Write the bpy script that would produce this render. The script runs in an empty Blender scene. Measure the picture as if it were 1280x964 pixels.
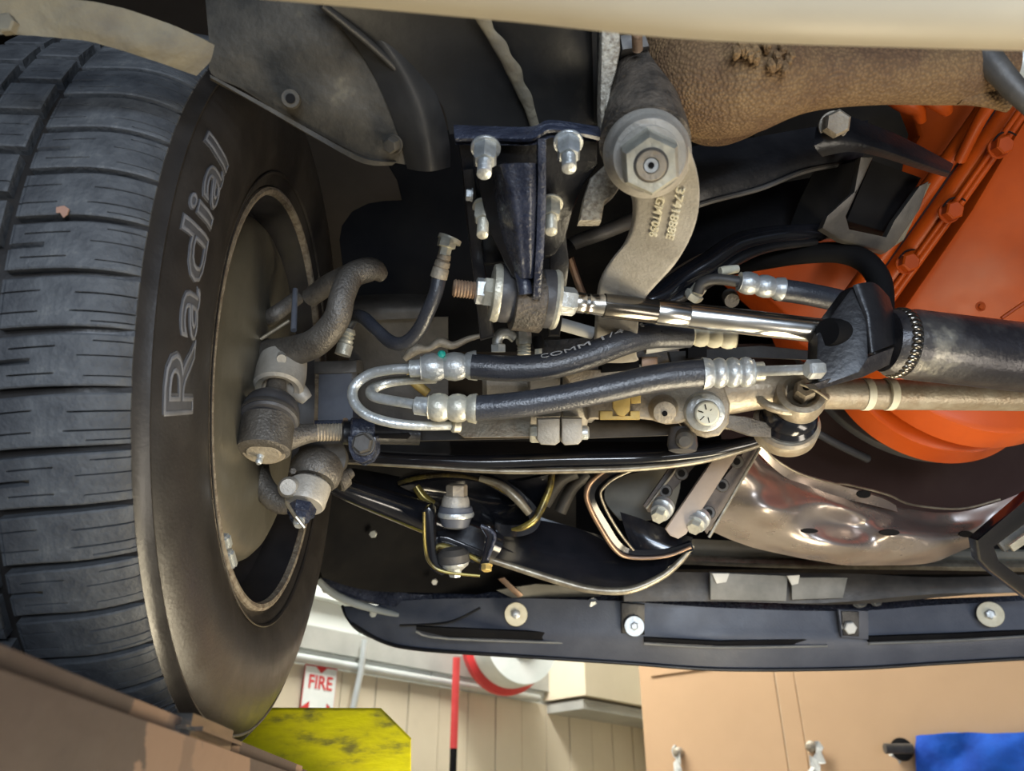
import bpy, bmesh, math, random
from mathutils import Vector, Matrix, noise
random.seed(7)
C = bpy.context.scene
COL = C.collection
R_ = math.radians
F = 1020.0
PITCH = R_(29.7)
CP, SP = math.cos(PITCH), math.sin(PITCH)

# ---------------- camera, world, lights, exposure ----------------
cam_data = bpy.data.cameras.new('camera'); cam = bpy.data.objects.new('camera', cam_data); COL.objects.link(cam)
cam_data.sensor_width = 36; cam_data.lens = F / 1280 * 36; cam_data.clip_start = .02
cam.location = (0, 0, 0); cam.rotation_euler = (math.pi/2 + PITCH, 0, 0)
cam_data.dof.use_dof = True; cam_data.dof.focus_distance = .74; cam_data.dof.aperture_fstop = 10
C.camera = cam
w = bpy.data.worlds.new('world'); C.world = w; w.use_nodes = True
bg = w.node_tree.nodes['Background']; bg.inputs[0].default_value = (.60, .74, 1.0, 1); bg.inputs[1].default_value = .12

def area(name, loc, target, sx, sy, power, col):
    l = bpy.data.lights.new(name, 'AREA'); l.shape = 'RECTANGLE'; l.size = sx; l.size_y = sy; l.energy = power; l.color = col
    o = bpy.data.objects.new(name, l); COL.objects.link(o); o.location = loc
    o.rotation_euler = (Vector(target) - Vector(loc)).to_track_quat('-Z', 'Y').to_euler(); return o
area('door_light', (.3, -2.8, -.1), (.1, .8, .4), 2.2, .35, 26, (.68, .81, 1))
area('rear_fill_light', (.1, -.75, -.12), (.0, .8, .30), .6, .2, 5.5, (.82, .9, 1))  # added cool fill behind the camera, shapes the gradient on the tread
area('side_fill_light', (1.1, .1, -.75), (.2, .9, .35), .9, .3, 5, (1, .90, .76))  # added unseen fill, warm light from low on the right
area('floor_bounce_light', (.36, .88, -.24), (-.2, .75, .15), .5, .2, 3.6, (1, .86, .60))  # added low fill in place of warm bounce off the floor
area('ceiling_light', (-.6, 3.3, 2.9), (.2, 5.0, .8), 2.4, .6, 115, (1, .97, .90))
C.view_settings.view_transform = 'Standard'; C.view_settings.look = 'None'; C.view_settings.gamma = 1
C.view_settings.exposure = .95

# ---------------- helpers ----------------
def P(px, py, d):
    u = (px - 640) / F; v = (482 - py) / F
    return Vector((u * d, (CP - SP * v) * d, (SP + CP * v) * d))
def onplane(px, py, tri):
    # inverse depth is affine across the image of a plane
    (a, b, c) = tri
    M = Matrix(((a[0], a[1], 1), (b[0], b[1], 1), (c[0], c[1], 1)))
    k = M.inverted() @ Vector((1/a[2], 1/b[2], 1/c[2]))
    return P(px, py, 1 / (k[0]*px + k[1]*py + k[2]))
VIEW = Vector((0, CP, SP)); CUP = Vector((0, -SP, CP)); RX = Vector((1, 0, 0))

def mat(name, c1, c2=None, rough=.5, metal=0., scale=30., bump=.0, bscale=None, spec=.5, coat=0., detail=4., thr=(.35, .65), stretch=None, c3=None, rv=.12):
    m = bpy.data.materials.new(name); m.use_nodes = True
    nt = m.node_tree; N = nt.nodes; L = nt.links; b = N['Principled BSDF']
    c2 = c2 or tuple(x * .8 for x in c1)
    tc = N.new('ShaderNodeTexCoord'); src = tc.outputs['Object']
    if stretch:
        mp = N.new('ShaderNodeMapping'); mp.inputs['Scale'].default_value = stretch; L.new(src, mp.inputs[0]); src = mp.outputs[0]
    n = N.new('ShaderNodeTexNoise'); n.inputs['Scale'].default_value = scale; n.inputs['Detail'].default_value = detail; n.inputs['Roughness'].default_value = .6
    L.new(src, n.inputs['Vector'])
    r = N.new('ShaderNodeValToRGB'); r.color_ramp.elements[0].position = thr[0]; r.color_ramp.elements[1].position = thr[1]
    r.color_ramp.elements[0].color = (*c1, 1); r.color_ramp.elements[1].color = (*c2, 1)
    if c3:
        e = r.color_ramp.elements.new(min(.95, thr[1] + .12)); e.color = (*c3, 1)
    L.new(n.outputs['Fac'], r.inputs[0]); L.new(r.outputs[0], b.inputs['Base Color'])
    mr = N.new('ShaderNodeMapRange'); mr.inputs[3].default_value = max(.02, rough - rv); mr.inputs[4].default_value = min(1, rough + rv)
    n2 = N.new('ShaderNodeTexNoise'); n2.inputs['Scale'].default_value = scale * 2.3; n2.inputs['Detail'].default_value = 3; L.new(src, n2.inputs['Vector'])
    L.new(n2.outputs['Fac'], mr.inputs[0]); L.new(mr.outputs[0], b.inputs['Roughness'])
    b.inputs['Metallic'].default_value = metal; b.inputs['Specular IOR Level'].default_value = spec
    b.inputs['Coat Weight'].default_value = coat; b.inputs['Coat Roughness'].default_value = .12
    if bump:
        n3 = N.new('ShaderNodeTexNoise'); n3.inputs['Scale'].default_value = bscale or scale * 4; n3.inputs['Detail'].default_value = 5; L.new(src, n3.inputs['Vector'])
        bp = N.new('ShaderNodeBump'); bp.inputs['Strength'].default_value = bump; bp.inputs['Distance'].default_value = .002
        L.new(n3.outputs['Fac'], bp.inputs['Height']); L.new(bp.outputs[0], b.inputs['Normal'])
    return m
M = dict(
 rubber=mat('tire_rubber', (.020,.0175,.016), (.032,.028,.025), .36, scale=22, bump=.10, bscale=400, spec=.6),
 tread=mat('tread_rubber', (.055,.058,.063), (.10,.105,.11), .6, scale=45, bump=.5, bscale=260, c3=(.19,.19,.18), spec=0.4),
 hole=mat('groove_rubber', (.03,.031,.034), (.055,.058,.064), .6, scale=30, bump=.3),
 letter=mat('letter_edge', (.16,.16,.17), (.11,.11,.115), .45, scale=60), face=mat('letter_face', (.055,.055,.060), (.075,.075,.08), .45, scale=60),
 rim=mat('rim_black', (.016,.016,.019), (.03,.028,.03), .38, scale=20),
 rimlip=mat('rim_lip_rust', (.25,.22,.17), (.12,.09,.065), .7, scale=130, bump=.7, c3=(.34,.30,.23)),
 shield=mat('dull_shield_steel', (.21,.195,.155), (.16,.15,.12), .38, metal=.6, scale=14, bump=.1, bscale=200),
 cast=mat('cast_grey', (.50,.47,.415), (.38,.35,.30), .5, metal=.25, scale=40, bump=.3, bscale=420),
 castd=mat('cast_dark', (.17,.155,.135), (.10,.088,.075), .48, metal=.45, scale=45, bump=.6, bscale=380, c3=(.22,.19,.15)),
 castb=mat('cast_brownish', (.44,.385,.295), (.30,.25,.19), .5, metal=.25, scale=40, bump=.5, bscale=360, c3=(.52,.46,.36)),
 link=mat('link_steel', (.46,.41,.32), (.34,.27,.19), .4, metal=.4, scale=55, bump=.3, bscale=300, c3=(.55,.50,.40)),
 rough=mat('sand_cast', (.52,.49,.41), (.22,.19,.15), .75, metal=.1, scale=260, bump=1., bscale=300),
 greasy=mat('greasy_cast', (.14,.115,.09), (.045,.04,.035), .5, metal=.2, scale=70, bump=.9, bscale=300, c3=(.26,.19,.12)),
 zinc=mat('zinc_steel', (.64,.66,.66), (.50,.52,.50), .36, metal=.55, scale=90, bump=.35, bscale=300, c3=(.70,.70,.66)),
 zincy=mat('zinc_yellowed', (.66,.64,.53), (.48,.46,.38), .38, metal=.4, scale=70, bump=.4, bscale=260),
 stud=mat('stud_steel', (.55,.53,.42), (.35,.31,.24), .38, metal=.7, scale=90, bump=.2),
 rustthread=mat('rust_thread', (.26,.16,.10), (.36,.26,.18), .6, metal=.4, scale=120, bump=.4),
 chrome=mat('chrome', (.80,.78,.74), (.70,.68,.64), .22, metal=1., scale=40, rv=.05),
 darkchrome=mat('dark_chrome', (.12,.11,.10), (.20,.18,.15), .18, metal=.9, scale=40, rv=.06),
 gloss=mat('gloss_black', (.008,.009,.012), (.014,.014,.018), .16, scale=25, coat=.5, rv=.06, bump=.08, bscale=60),
 black=mat('satin_black', (.008,.008,.010), (.016,.016,.018), .36, scale=22, bump=.2, bscale=220),
 matte=mat('matte_black', (.005,.005,.006), (.010,.0095,.0095), .75, scale=15, spec=0.12),
 blueblk=mat('blue_black_paint', (.022,.026,.044), (.048,.055,.082), .27, scale=60, bump=.8, bscale=260, coat=.3),
 paleedge=mat('edge_pale', (.34,.31,.24), (.20,.17,.13), .38, metal=.6, scale=50, bump=.2),  # pale metal; on lower lips it holds the light from below
 brownpl=mat('liner_brown', (.022,.018,.015), (.032,.026,.022), .7, scale=9, spec=0.2),
 frame=mat('frame_paint', (.012,.012,.012), (.026,.025,.024), .42, scale=10, bump=.15, bscale=150, c3=(.05,.047,.043), spec=0.35),
 olive=mat('dusty_undercoat', (.20,.175,.12), (.12,.105,.08), .8, scale=28, bump=.8, bscale=120, c3=(.30,.25,.17)),
 dusty=mat('dusty_frame', (.032,.030,.026), (.075,.066,.052), .6, scale=26, bump=.5, bscale=170, c3=(.15,.13,.09), spec=0.3),
 hose=mat('hose_rubber', (.030,.033,.042), (.045,.048,.058), .32, scale=50, bump=.25, bscale=500, spec=.7),
 belt=mat('belt_rubber', (.085,.085,.088), (.06,.06,.063), .4, scale=30),
 boot=mat('boot_rubber', (.045,.045,.05), (.075,.072,.074), .42, scale=40, bump=.2, bscale=200),
 rust=mat('rusty_cast', (.125,.068,.032), (.22,.135,.06), .85, scale=16, bump=1., bscale=130, c3=(.27,.18,.085), thr=(.38,.58)),
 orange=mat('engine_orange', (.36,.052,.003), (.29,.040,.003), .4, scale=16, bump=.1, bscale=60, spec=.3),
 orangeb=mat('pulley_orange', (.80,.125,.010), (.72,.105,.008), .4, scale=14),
 cyl=mat('cylinder_worn_black', (.030,.028,.032), (.085,.080,.078), .32, metal=.35, scale=22, bump=.35, bscale=200, c3=(.30,.28,.23), thr=(.42,.62)),
 gold=mat('yellow_cad', (.56,.40,.12), (.44,.31,.10), .5, metal=.25, scale=60, bump=.2),
 yellow=mat('yellow_paint_scratched', (1.,.88,.015), (.86,.74,.02), .4, scale=17, bump=.3, c3=(.30,.26,.05), thr=(.40,.53), detail=8, stretch=(1,1,2.6)),
 pale=mat('pale_ring_paint', (.80,.76,.60), (.68,.63,.46), .6, scale=90),
 plastic=mat('white_plastic', (.66,.66,.62), (.55,.55,.52), .4, scale=20),
 valance=mat('valance_plastic', (.055,.062,.085), (.085,.094,.120), .45, scale=12, bump=.15, bscale=300),
 radgrey=mat('grey_rail', (.13,.135,.13), (.21,.21,.20), .5, scale=20, bump=.3),
 oliverail=mat('olive_rail', (.14,.135,.11), (.20,.19,.155), .5, scale=18),
 pan=mat('glossy_pan', (.46,.40,.36), (.34,.29,.26), .30, metal=.7, scale=12, rv=.12),
 strap=mat('beige_strap', (.46,.37,.29), (.38,.30,.24), .5, scale=30),
 perf=mat('perforated_strip', (.13,.105,.09), (.08,.065,.058), .5, scale=40, bump=.3),
 copperish=mat('copper_edge', (.32,.20,.13), (.20,.14,.10), .35, metal=.6, scale=40),
 yrefl=mat('yellow_reflection_edge', (.30,.235,.06), (.07,.055,.03), .25, metal=.5, scale=35, thr=(.42,.58)),  # edge colour holds the yellow that the glossy brown metal reflects
 sleeve=mat('cotter_steel', (.50,.44,.33), (.36,.31,.23), .4, metal=.7, scale=90),
 bluegrey=mat('blue_grey_box', (.085,.092,.112), (.12,.128,.15), .5, scale=30),
 dkgrey=mat('dark_grey_steel', (.062,.058,.054), (.10,.092,.082), .5, metal=.2, scale=30, bump=.3),
 darkred=mat('dark_shroud', (.028,.014,.014), (.038,.022,.021), .7, scale=8, spec=0.15),
 cream=mat('cream_bar', (.46,.41,.31), (.40,.355,.27), .5, scale=7, c3=(.34,.30,.23)),
 wallw=mat('wall_upper_white', (.78,.83,.80), (.72,.78,.76), .6, scale=2),
 wallc=mat('wall_cream_panel', (.70,.63,.48), (.62,.55,.41), .55, scale=1.4, c3=(.52,.46,.35)),
 pipe=mat('conduit', (.56,.60,.60), (.48,.52,.52), .4, metal=.4, scale=8),
 girt=mat('girt', (.42,.43,.40), (.34,.35,.33), .5, scale=6),
 card=mat('cardboard', (.62,.40,.23), (.56,.36,.205), .8, scale=1.8, c3=(.50,.31,.17)),
 cloth=mat('blue_cloth', (.010,.075,.46), (.014,.13,.66), .9, scale=11, bump=1., bscale=50),
 red=mat('red_paint', (.72,.05,.05), (.62,.04,.045), .45, scale=10),
 white=mat('white_paint', (.82,.86,.84), (.72,.78,.76), .5, scale=8),
 hosered=mat('red_hose', (.70,.07,.07), (.60,.05,.05), .5, scale=10),
 floorm=mat('garage_floor', (.44,.38,.28), (.36,.31,.23), .5, scale=1.5),
 teal=mat('teal_mark', (.02,.42,.33), (.02,.35,.28), .5, scale=30),
 mark=mat('hose_print', (.42,.42,.42), (.30,.30,.30), .6, scale=60),
 leaf=mat('dry_leaf', (.46,.27,.19), (.36,.20,.14), .7, scale=60),
)
# runway: brown paint worn through to reddish primer and bare patches
def runway_mat():
    m = mat('runway_worn_paint', (.056,.038,.032), (.042,.029,.025), .5, scale=9, bump=.25, bscale=60, c3=(.08,.053,.042))
    nt = m.node_tree; N = nt.nodes; L = nt.links; b = N['Principled BSDF']; src = b.inputs['Base Color'].links[0].from_socket
    g = N.new('ShaderNodeNewGeometry'); s = N.new('ShaderNodeSeparateXYZ'); L.new(g.outputs['Position'], s.inputs[0])
    n = N.new('ShaderNodeTexNoise'); n.inputs['Scale'].default_value = 26; n.inputs['Detail'].default_value = 6; L.new(g.outputs['Position'], n.inputs['Vector'])
    ma = N.new('ShaderNodeMath'); ma.operation = 'MULTIPLY_ADD'; ma.inputs[1].default_value = .075; L.new(n.outputs['Fac'], ma.inputs[0]); L.new(s.outputs['Y'], ma.inputs[2])
    r = N.new('ShaderNodeValToRGB'); r.color_ramp.interpolation = 'CONSTANT'; e = r.color_ramp.elements; e[0].position = 0; e[0].color = (0,0,0,1); e[1].position = .405; e[1].color = (.9,.9,.9,1)
    for p, c in ((.445,.55),(.46,.95),(.545,0),(.70,1),(.80,.1)): x = e.new(p); x.color = (c,c,c,1)
    L.new(ma.outputs[0], r.inputs[0])
    mx = N.new('ShaderNodeMix'); mx.data_type = 'RGBA'; L.new(r.outputs[0], mx.inputs[0]); L.new(src, mx.inputs[6]); mx.inputs[7].default_value = (.19,.118,.078,1)
    L.new(mx.outputs[2], b.inputs['Base Color']); return m
M['runway'] = runway_mat()
def rust_granular(m):
    nt = m.node_tree; N = nt.nodes; L = nt.links; b = N['Principled BSDF']
    tc = N.new('ShaderNodeTexCoord'); v = N.new('ShaderNodeTexVoronoi'); v.inputs['Scale'].default_value = 430; L.new(tc.outputs['Object'], v.inputs['Vector'])
    src = b.inputs['Base Color'].links[0].from_socket
    r = N.new('ShaderNodeValToRGB'); r.color_ramp.elements[0].position = .3; r.color_ramp.elements[1].position = .62
    r.color_ramp.elements[0].color = (1,1,1,1); r.color_ramp.elements[1].color = (.42,.38,.36,1); L.new(v.outputs['Distance'], r.inputs[0])
    mx = N.new('ShaderNodeMix'); mx.data_type = 'RGBA'; mx.blend_type = 'MULTIPLY'; mx.inputs[0].default_value = .55
    L.new(src, mx.inputs[6]); L.new(r.outputs[0], mx.inputs[7]); L.new(mx.outputs[2], b.inputs['Base Color'])
    bp = N.new('ShaderNodeBump'); bp.inputs['Strength'].default_value = .8; bp.inputs['Distance'].default_value = .0015; bp.invert = True
    L.new(v.outputs['Distance'], bp.inputs['Height']); L.new(bp.outputs[0], b.inputs['Normal'])
rust_granular(M['rust'])

def link(name, me, m, parent=None, smooth=True, kind=None):
    if m and not me.materials: me.materials.append(M[m] if isinstance(m, str) else m)
    if smooth:
        for p in me.polygons: p.use_smooth = True
        if smooth != 'full':
            try: me.set_sharp_from_angle(angle=R_(38))
            except Exception: pass
    o = bpy.data.objects.new(name, me); COL.objects.link(o)
    if parent: o.parent = parent
    if kind: o['kind'] = kind
    return o
def bm_mesh(bm, name):
    bmesh.ops.recalc_face_normals(bm, faces=bm.faces)
    me = bpy.data.meshes.new(name); bm.to_mesh(me); bm.free(); return me
def lab(o, label, cat, group=None, kind=None):
    o['label'] = label; o['category'] = cat
    if group: o['group'] = group
    if kind: o['kind'] = kind
    return o
def thing(name, label, cat, group=None):
    o = bpy.data.objects.new(name, None); COL.objects.link(o); o.empty_display_size = .02
    return lab(o, label, cat, group)
def settle():
    # put every empty at the middle of what it carries (children keep their places)
    for o in list(COL.objects):
        if o.type == 'EMPTY' and o.location.length == 0 and o.children:
            pts = [c.matrix_basis @ Vector(b) for c in o.children for b in c.bound_box if c.type != 'EMPTY']
            if not pts: continue
            x = (min(p.x for p in pts) + max(p.x for p in pts)) / 2; y = (min(p.y for p in pts) + max(p.y for p in pts)) / 2; z = min(p.z for p in pts)
            o.location = (x, y, z)
            for c in o.children: c.matrix_parent_inverse = Matrix.Translation((-x, -y, -z))

def catmull(pts, n):
    # pts: list of tuples any dimension; returns resampled list
    if len(pts) < 3: 
        return [tuple(a + (b - a) * i / n for a, b in zip(pts[0], pts[1])) for i in range(n + 1)]
    out = []; q = [pts[0]] + list(pts) + [pts[-1]]
    for i in range(1, len(q) - 2):
        p0, p1, p2, p3 = q[i-1], q[i], q[i+1], q[i+2]
        for k in range(n):
            t = k / n
            out.append(tuple(.5 * (2*b + (c - a)*t + (2*a - 5*b + 4*c - d)*t*t + (3*b - a - 3*c + d)*t**3) for a, b, c, d in zip(p0, p1, p2, p3)))
    out.append(tuple(pts[-1])); return out
def ring_sweep(bm, cs, rs, seg=16, cap=True, flat=1.0, up=None):
    n = len(cs); prev = None; rings = []
    for i in range(n):
        t = (cs[min(i+1, n-1)] - cs[max(i-1, 0)]).normalized()
        if prev is None:
            a = Vector(up) if up else Vector((0, 0, 1))
            if abs(a.dot(t)) > .95: a = Vector((1, 0, 0))
            e = (a - t * a.dot(t)).normalized()
        else: e = (prev - t * prev.dot(t)).normalized()
        prev = e; g = t.cross(e)
        rings.append([bm.verts.new(cs[i] + (e * math.cos(2*math.pi*k/seg) * flat + g * math.sin(2*math.pi*k/seg)) * rs[i]) for k in range(seg)])
    for a, b in zip(rings, rings[1:]):
        for k in range(seg):
            bm.faces.new((a[k], a[(k+1) % seg], b[(k+1) % seg], b[k]))
    if cap: bm.faces.new(rings[0][::-1]); bm.faces.new(rings[-1])
def tube(name, pts, m, parent=None, seg=16, n=6, flat=1., kind=None):
    # pts (px, py, depth, radius_px)
    q = catmull(pts, n) if n > 0 else pts
    bm = bmesh.new(); ring_sweep(bm, [P(*p[:3]) for p in q], [p[3] * p[2] / F for p in q], seg, flat=flat)
    return link(name, bm_mesh(bm, name), m, parent, kind=kind)
def lathe(name, a, b, prof, m, parent=None, seg=28, phase=0., bm=None, done=True):
    # profile: (t along a->b in 0..1 , radius in metres)
    a = Vector(a); b = Vector(b); ax = (b - a); L = ax.length; t = ax / L
    e = Vector((0, 0, 1)) if abs(t.z) < .9 else Vector((1, 0, 0)); e = (e - t * e.dot(t)).normalized(); g = t.cross(e)
    bm = bm or bmesh.new(); rings = []
    for (s, r) in prof:
        c = a + ax * s
        rings.append([bm.verts.new(c + (e * math.cos(2*math.pi*k/seg + phase) + g * math.sin(2*math.pi*k/seg + phase)) * max(r, 1e-5)) for k in range(seg)])
    for p, q in zip(rings, rings[1:]):
        for k in range(seg): bm.faces.new((p[k], p[(k+1) % seg], q[(k+1) % seg], q[k]))
    bm.faces.new(rings[0][::-1]); bm.faces.new(rings[-1])
    if not done: return bm
    return link(name, bm_mesh(bm, name), m, parent)
def lp(name, p0, p1, prof, m, parent=None, seg=28, phase=0.):
    # lathe given pixel end points (px, py, d) and radii in pixels at the first point's depth
    k = p0[2] / F
    return lathe(name, P(*p0), P(*p1), [(s, r * k) for s, r in prof], m, parent, seg, phase)
def plate(name, poly, m, d=None, tri=None, th=.004, parent=None, bev=.0012, vec=None, smooth=0, seg=2, holes=()):
    if smooth: poly = catmull(list(poly) + [poly[0]], smooth)[:-1]
    pts = [onplane(p[0], p[1], tri) if tri else P(p[0], p[1], p[2] if len(p) > 2 else d) for p in poly]
    v = vec or VIEW
    bm = bmesh.new()
    f = [bm.verts.new(p) for p in pts]; b = [bm.verts.new(p + v * th) for p in pts]; n = len(f)
    bm.faces.new(f); bm.faces.new(b[::-1])
    for i in range(n): bm.faces.new((f[i], b[i], b[(i+1) % n], f[(i+1) % n]))
    bmesh.ops.recalc_face_normals(bm, faces=bm.faces)
    if bev:
        es = [e for e in bm.edges if len(e.link_faces) == 2 and e.calc_face_angle(0) > .6 and (e.verts[0] in f and e.verts[1] in f)]
        bmesh.ops.bevel(bm, geom=es, offset=bev, segments=seg, affect='EDGES', profile=.6)
    o = link(name, bm_mesh(bm, name), m, parent)
    return o
def loft(name, rows, m, parent=None, th=.003, nu=6, nv=4, amp=0., freq=20, kind=None, off=1, shape=None):
    # rows of (px, py, d); interpolated smoothly in both directions, given real thickness
    rr = [catmull(r, nu) for r in rows]; w_ = min(len(r) for r in rr); rr = [r[:w_] for r in rr]
    cols = [catmull([r[i] for r in rr], nv) for i in range(w_)]
    bm = bmesh.new(); h = len(cols[0])
    g = [[P(*cols[i][j]) for i in range(w_)] for j in range(h)]
    if amp:
        for j in range(h):
            for i in range(w_):
                p = g[j][i]; g[j][i] = p + VIEW * (noise.noise(p * freq) * amp + noise.noise(p * freq * 2.3) * amp * .4)
    V = [[bm.verts.new(p) for p in row] for row in g]
    for j in range(h - 1):
        for i in range(w_ - 1): bm.faces.new((V[j][i], V[j][i+1], V[j+1][i+1], V[j+1][i]))
    bmesh.ops.recalc_face_normals(bm, faces=bm.faces)
    bm.normal_update(); s = sum(f.normal.dot(VIEW) for f in bm.faces)
    if s > 0: bmesh.ops.reverse_faces(bm, faces=bm.faces)
    ret = bmesh.ops.solidify(bm, geom=bm.faces[:], thickness=th)
    return link(name, bm_mesh(bm, name), m, parent, kind=kind)
def box(name, c, sx, sy, sz, m, parent=None, bev=.002, rot=None, kind=None):
    bm = bmesh.new(); bmesh.ops.create_cube(bm, size=1); bmesh.ops.scale(bm, vec=(sx, sy, sz), verts=bm.verts)
    if bev: bmesh.ops.bevel(bm, geom=bm.edges[:], offset=bev, segments=2, affect='EDGES')
    me = bm_mesh(bm, name); o = link(name, me, m, parent, kind=kind); o.location = c
    if rot: o.rotation_euler = rot
    return o
def hexnut(name, p, axis, rpx, hlen, m, parent=None, phase=.3, dome=.12, seg=6, hole=0):
    # hex head whose outer face is at p; axis points from the head's face into what it is screwed to
    p = Vector(p); axis = Vector(axis).normalized()
    prof = [(0, rpx*.80), (dome, rpx), (1, rpx)]
    if hole: prof = [(.5, hole*.99), (0, hole), (0, rpx*.86), (dome, rpx), (1, rpx)]
    return lathe(name, p, p + axis * hlen, prof, m, parent, seg, phase)
def bolt(px, py, d, rpx, name='bolt', m='zinc', parent=None, axis=None, stud=0, washer=1.35, wm=None, phase=.4, h=None):
    # hex head or nut seen more or less face on, its washer and, if stud > 0, the thread that sticks out
    ax = Vector(axis).normalized() if axis else VIEW.copy(); r = rpx * d / F; h = h or r * .9
    p = P(px, py, d); bm = bmesh.new()
    lathe('', p, p + ax * h, [(0, r*.82), (.15, r), (1, r)], None, None, 6, phase, bm, False)
    if washer: lathe('', p + ax * h, p + ax * (h + r*.22), [(0, r*washer*.97), (.2, r*washer), (1, r*washer)], None, None, 24, 0, bm, False)
    if stud:
        L = stud * d / F; k = max(6, int(L / (r * .16))); pr = []
        for i in range(k): pr += [((i)/k, r*.50), ((i+.5)/k, r*.58)]
        pr = [(0, r*.42)] + pr[1:] + [(1, r*.5)]
        lathe('', p - ax * L, p, pr, None, None, 16, 0, bm, False)
    return link(name, bm_mesh(bm, name), m, parent)
def thread_prof(r, n, dep=.12):
    out = [(0, r*.8)]
    for i in range(n): out += [((i+.25)/n, r*(1-dep)), ((i+.75)/n, r)]
    return out + [(1, r*(1-dep))]
def textmesh(body, size, ext=.0006, outline=0, bold=0.):
    c = bpy.data.curves.new('lettering', 'FONT'); c.body = body; c.size = size; c.align_x = 'LEFT'; c.resolution_u = 3
    if outline: c.fill_mode = 'NONE'; c.bevel_depth = outline; c.bevel_resolution = 1
    else: c.extrude = ext; c.offset = bold
    o = bpy.data.objects.new('lettering', c); COL.objects.link(o)
    dg = bpy.context.evaluated_depsgraph_get(); me = bpy.data.meshes.new_from_object(o.evaluated_get(dg))
    bpy.data.objects.remove(o); return me
# ---------------- the setting: garage room beyond the car ----------------
# the room corner stands at K; one wall runs left towards the camera, the other right
K = Vector((.95, 6.1, 0)); DL = Vector((-.70, -.714, 0)); DR = Vector((.766, -.643, 0)); FZ = -1.35; CZ = 3.3
def quadbox(name, a, d, L, z0, z1, th, m, parent=None, kind=None, off=0.):
    # upright slab starting at a, running along d; off moves it into the room
    nrm = Vector((d.y, -d.x, 0)); 
    if nrm.y > 0: nrm = -nrm
    a = Vector((a.x, a.y, 0)) + nrm * off; bm = bmesh.new(); vs = []
    for z in (z0, z1):
        for q in (a, a + d*L, a + d*L + nrm*th, a + nrm*th): vs.append(bm.verts.new((q.x, q.y, z)))
    for f in ((0,1,2,3), (4,5,6,7), (0,1,5,4), (1,2,6,5), (2,3,7,6), (3,0,4,7)): bm.faces.new([vs[i] for i in f])
    return link(name, bm_mesh(bm, name), m, parent, smooth=False, kind=kind)
wl = quadbox('wall_left', K, DL, 7.5, FZ, CZ, -.1, 'wallw', kind='structure')
wr = quadbox('wall_right', K, DR, 6.0, FZ, CZ, -.1, 'wallc', kind='structure')
ZP = .80                                                  # height of the grey conduit
for i in range(34):                                       # cream ribbed sheets below the conduit
    quadbox('panel', K + DL*(i*.215+.004), DL, .207, FZ, ZP - .02, .012 + .004*(i % 3 == 0), 'wallc', wl)
    if i < 30: quadbox('batten', K + DL*(i*.215+.207), DL, .012, FZ, ZP - .02, .004, 'girt', wl)
for i in range(14): quadbox('upper_panel', K + DL*(i*.5+.006), DL, .488, ZP + .02, CZ, .012, 'wallw', wl)
box('floor', (1.0, 1.5, FZ - .05), 14, 14, .1, 'floorm', bev=0, kind='structure')
box('ceiling', (1.0, 3.4, CZ + .05), 10, 8.5, .1, 'wallw', bev=0, kind='structure')
def onwall(px, py, off=.02, base=K, d=DL):
    nrm = Vector((d.y, -d.x, 0)); nrm = -nrm if nrm.y > 0 else nrm
    r = P(px, py, 1.); q = Vector((base.x, base.y, 0)) + nrm * off
    return r * (q.dot(nrm) / r.dot(nrm))
def bar3(name, pts, r, m, parent=None, seg=12, kind=None):
    bm = bmesh.new(); ring_sweep(bm, [Vector(p) for p in pts], [r] * len(pts) if not isinstance(r, list) else r, seg)
    return link(name, bm_mesh(bm, name), m, parent, kind=kind)
a = onwall(330, 818, .06); b = K + DL*.02; nL = Vector((-.714, .70, 0)) * -1
def wallpt(s, z, off): return Vector((K.x, K.y, 0)) + DL*s + Vector((.714, -.70, 0)) * off + Vector((0, 0, z))
lab(bar3('conduit_pipe', [wallpt((onwall(672, 850, .02) - K).dot(DL) + .03, ZP, .05), wallpt(5.2, ZP, .05)], .022, 'pipe'), 'long grey conduit pipe running along the wall just above the fire sign', 'pipe')
g = quadbox('wall_girt', K + DL*.02, DL, 5.6, ZP+.05, ZP+.16, .05, 'girt'); lab(g, 'grey-white horizontal girt along the wall directly above the conduit', 'beam')
g = quadbox('wall_girt', K + DL*.02, DL, 5.6, ZP+.30, ZP+.345, .07, 'white'); lab(g, 'white upper horizontal ledge on the wall near the tire', 'beam')
vp = [onwall(456, 800, .09), onwall(452, 835, .09), onwall(441, 886, .07), onwall(425, 962, .07)]
lab(bar3('drop_pipe', vp, .016, 'pipe'), 'thin pale pipe dropping down the wall right of the fire sign', 'pipe')
# fire sign
sg = thing('fire_sign', 'red and white FIRE sign with down arrow on the cream wall', 'sign')
so = .03; w0 = onwall(398, 862, so); sd = -DL; sx = sd; sz = Vector((0, 0, 1)); nO = Vector((.714, -.70, 0))
sw = .092; sh = .235; ce = onwall(398, 868, so)
def sgn(name, poly, m, off, th=.003):
    bm = bmesh.new(); f = [bm.verts.new(ce + sx*x*sw + sz*z*sh + nO*(off+th)) for x, z in poly]; bk = [bm.verts.new(ce + sx*x*sw + sz*z*sh + nO*off) for x, z in poly]
    n = len(f); bm.faces.new(f); bm.faces.new(bk[::-1])
    for i in range(n): bm.faces.new((f[i], bk[i], bk[(i+1) % n], f[(i+1) % n]))
    return link(name, bm_mesh(bm, name), m, sg, smooth=False)
sgn('board', [(-1,-.9),(1,-.9),(1,.62),(-1,.62)], 'red', 0)
sgn('white_field', [(-.97,-.28),(-.52,-.15),(-.52,-.9),(.52,-.9),(.52,-.15),(.97,-.28),(.97,.52),(.35,.52),(0,.40),(-.35,.52),(-.97,.52)], 'white', .003, .002)
tm = textmesh('FIRE', .075, .0012, bold=.001); 
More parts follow.
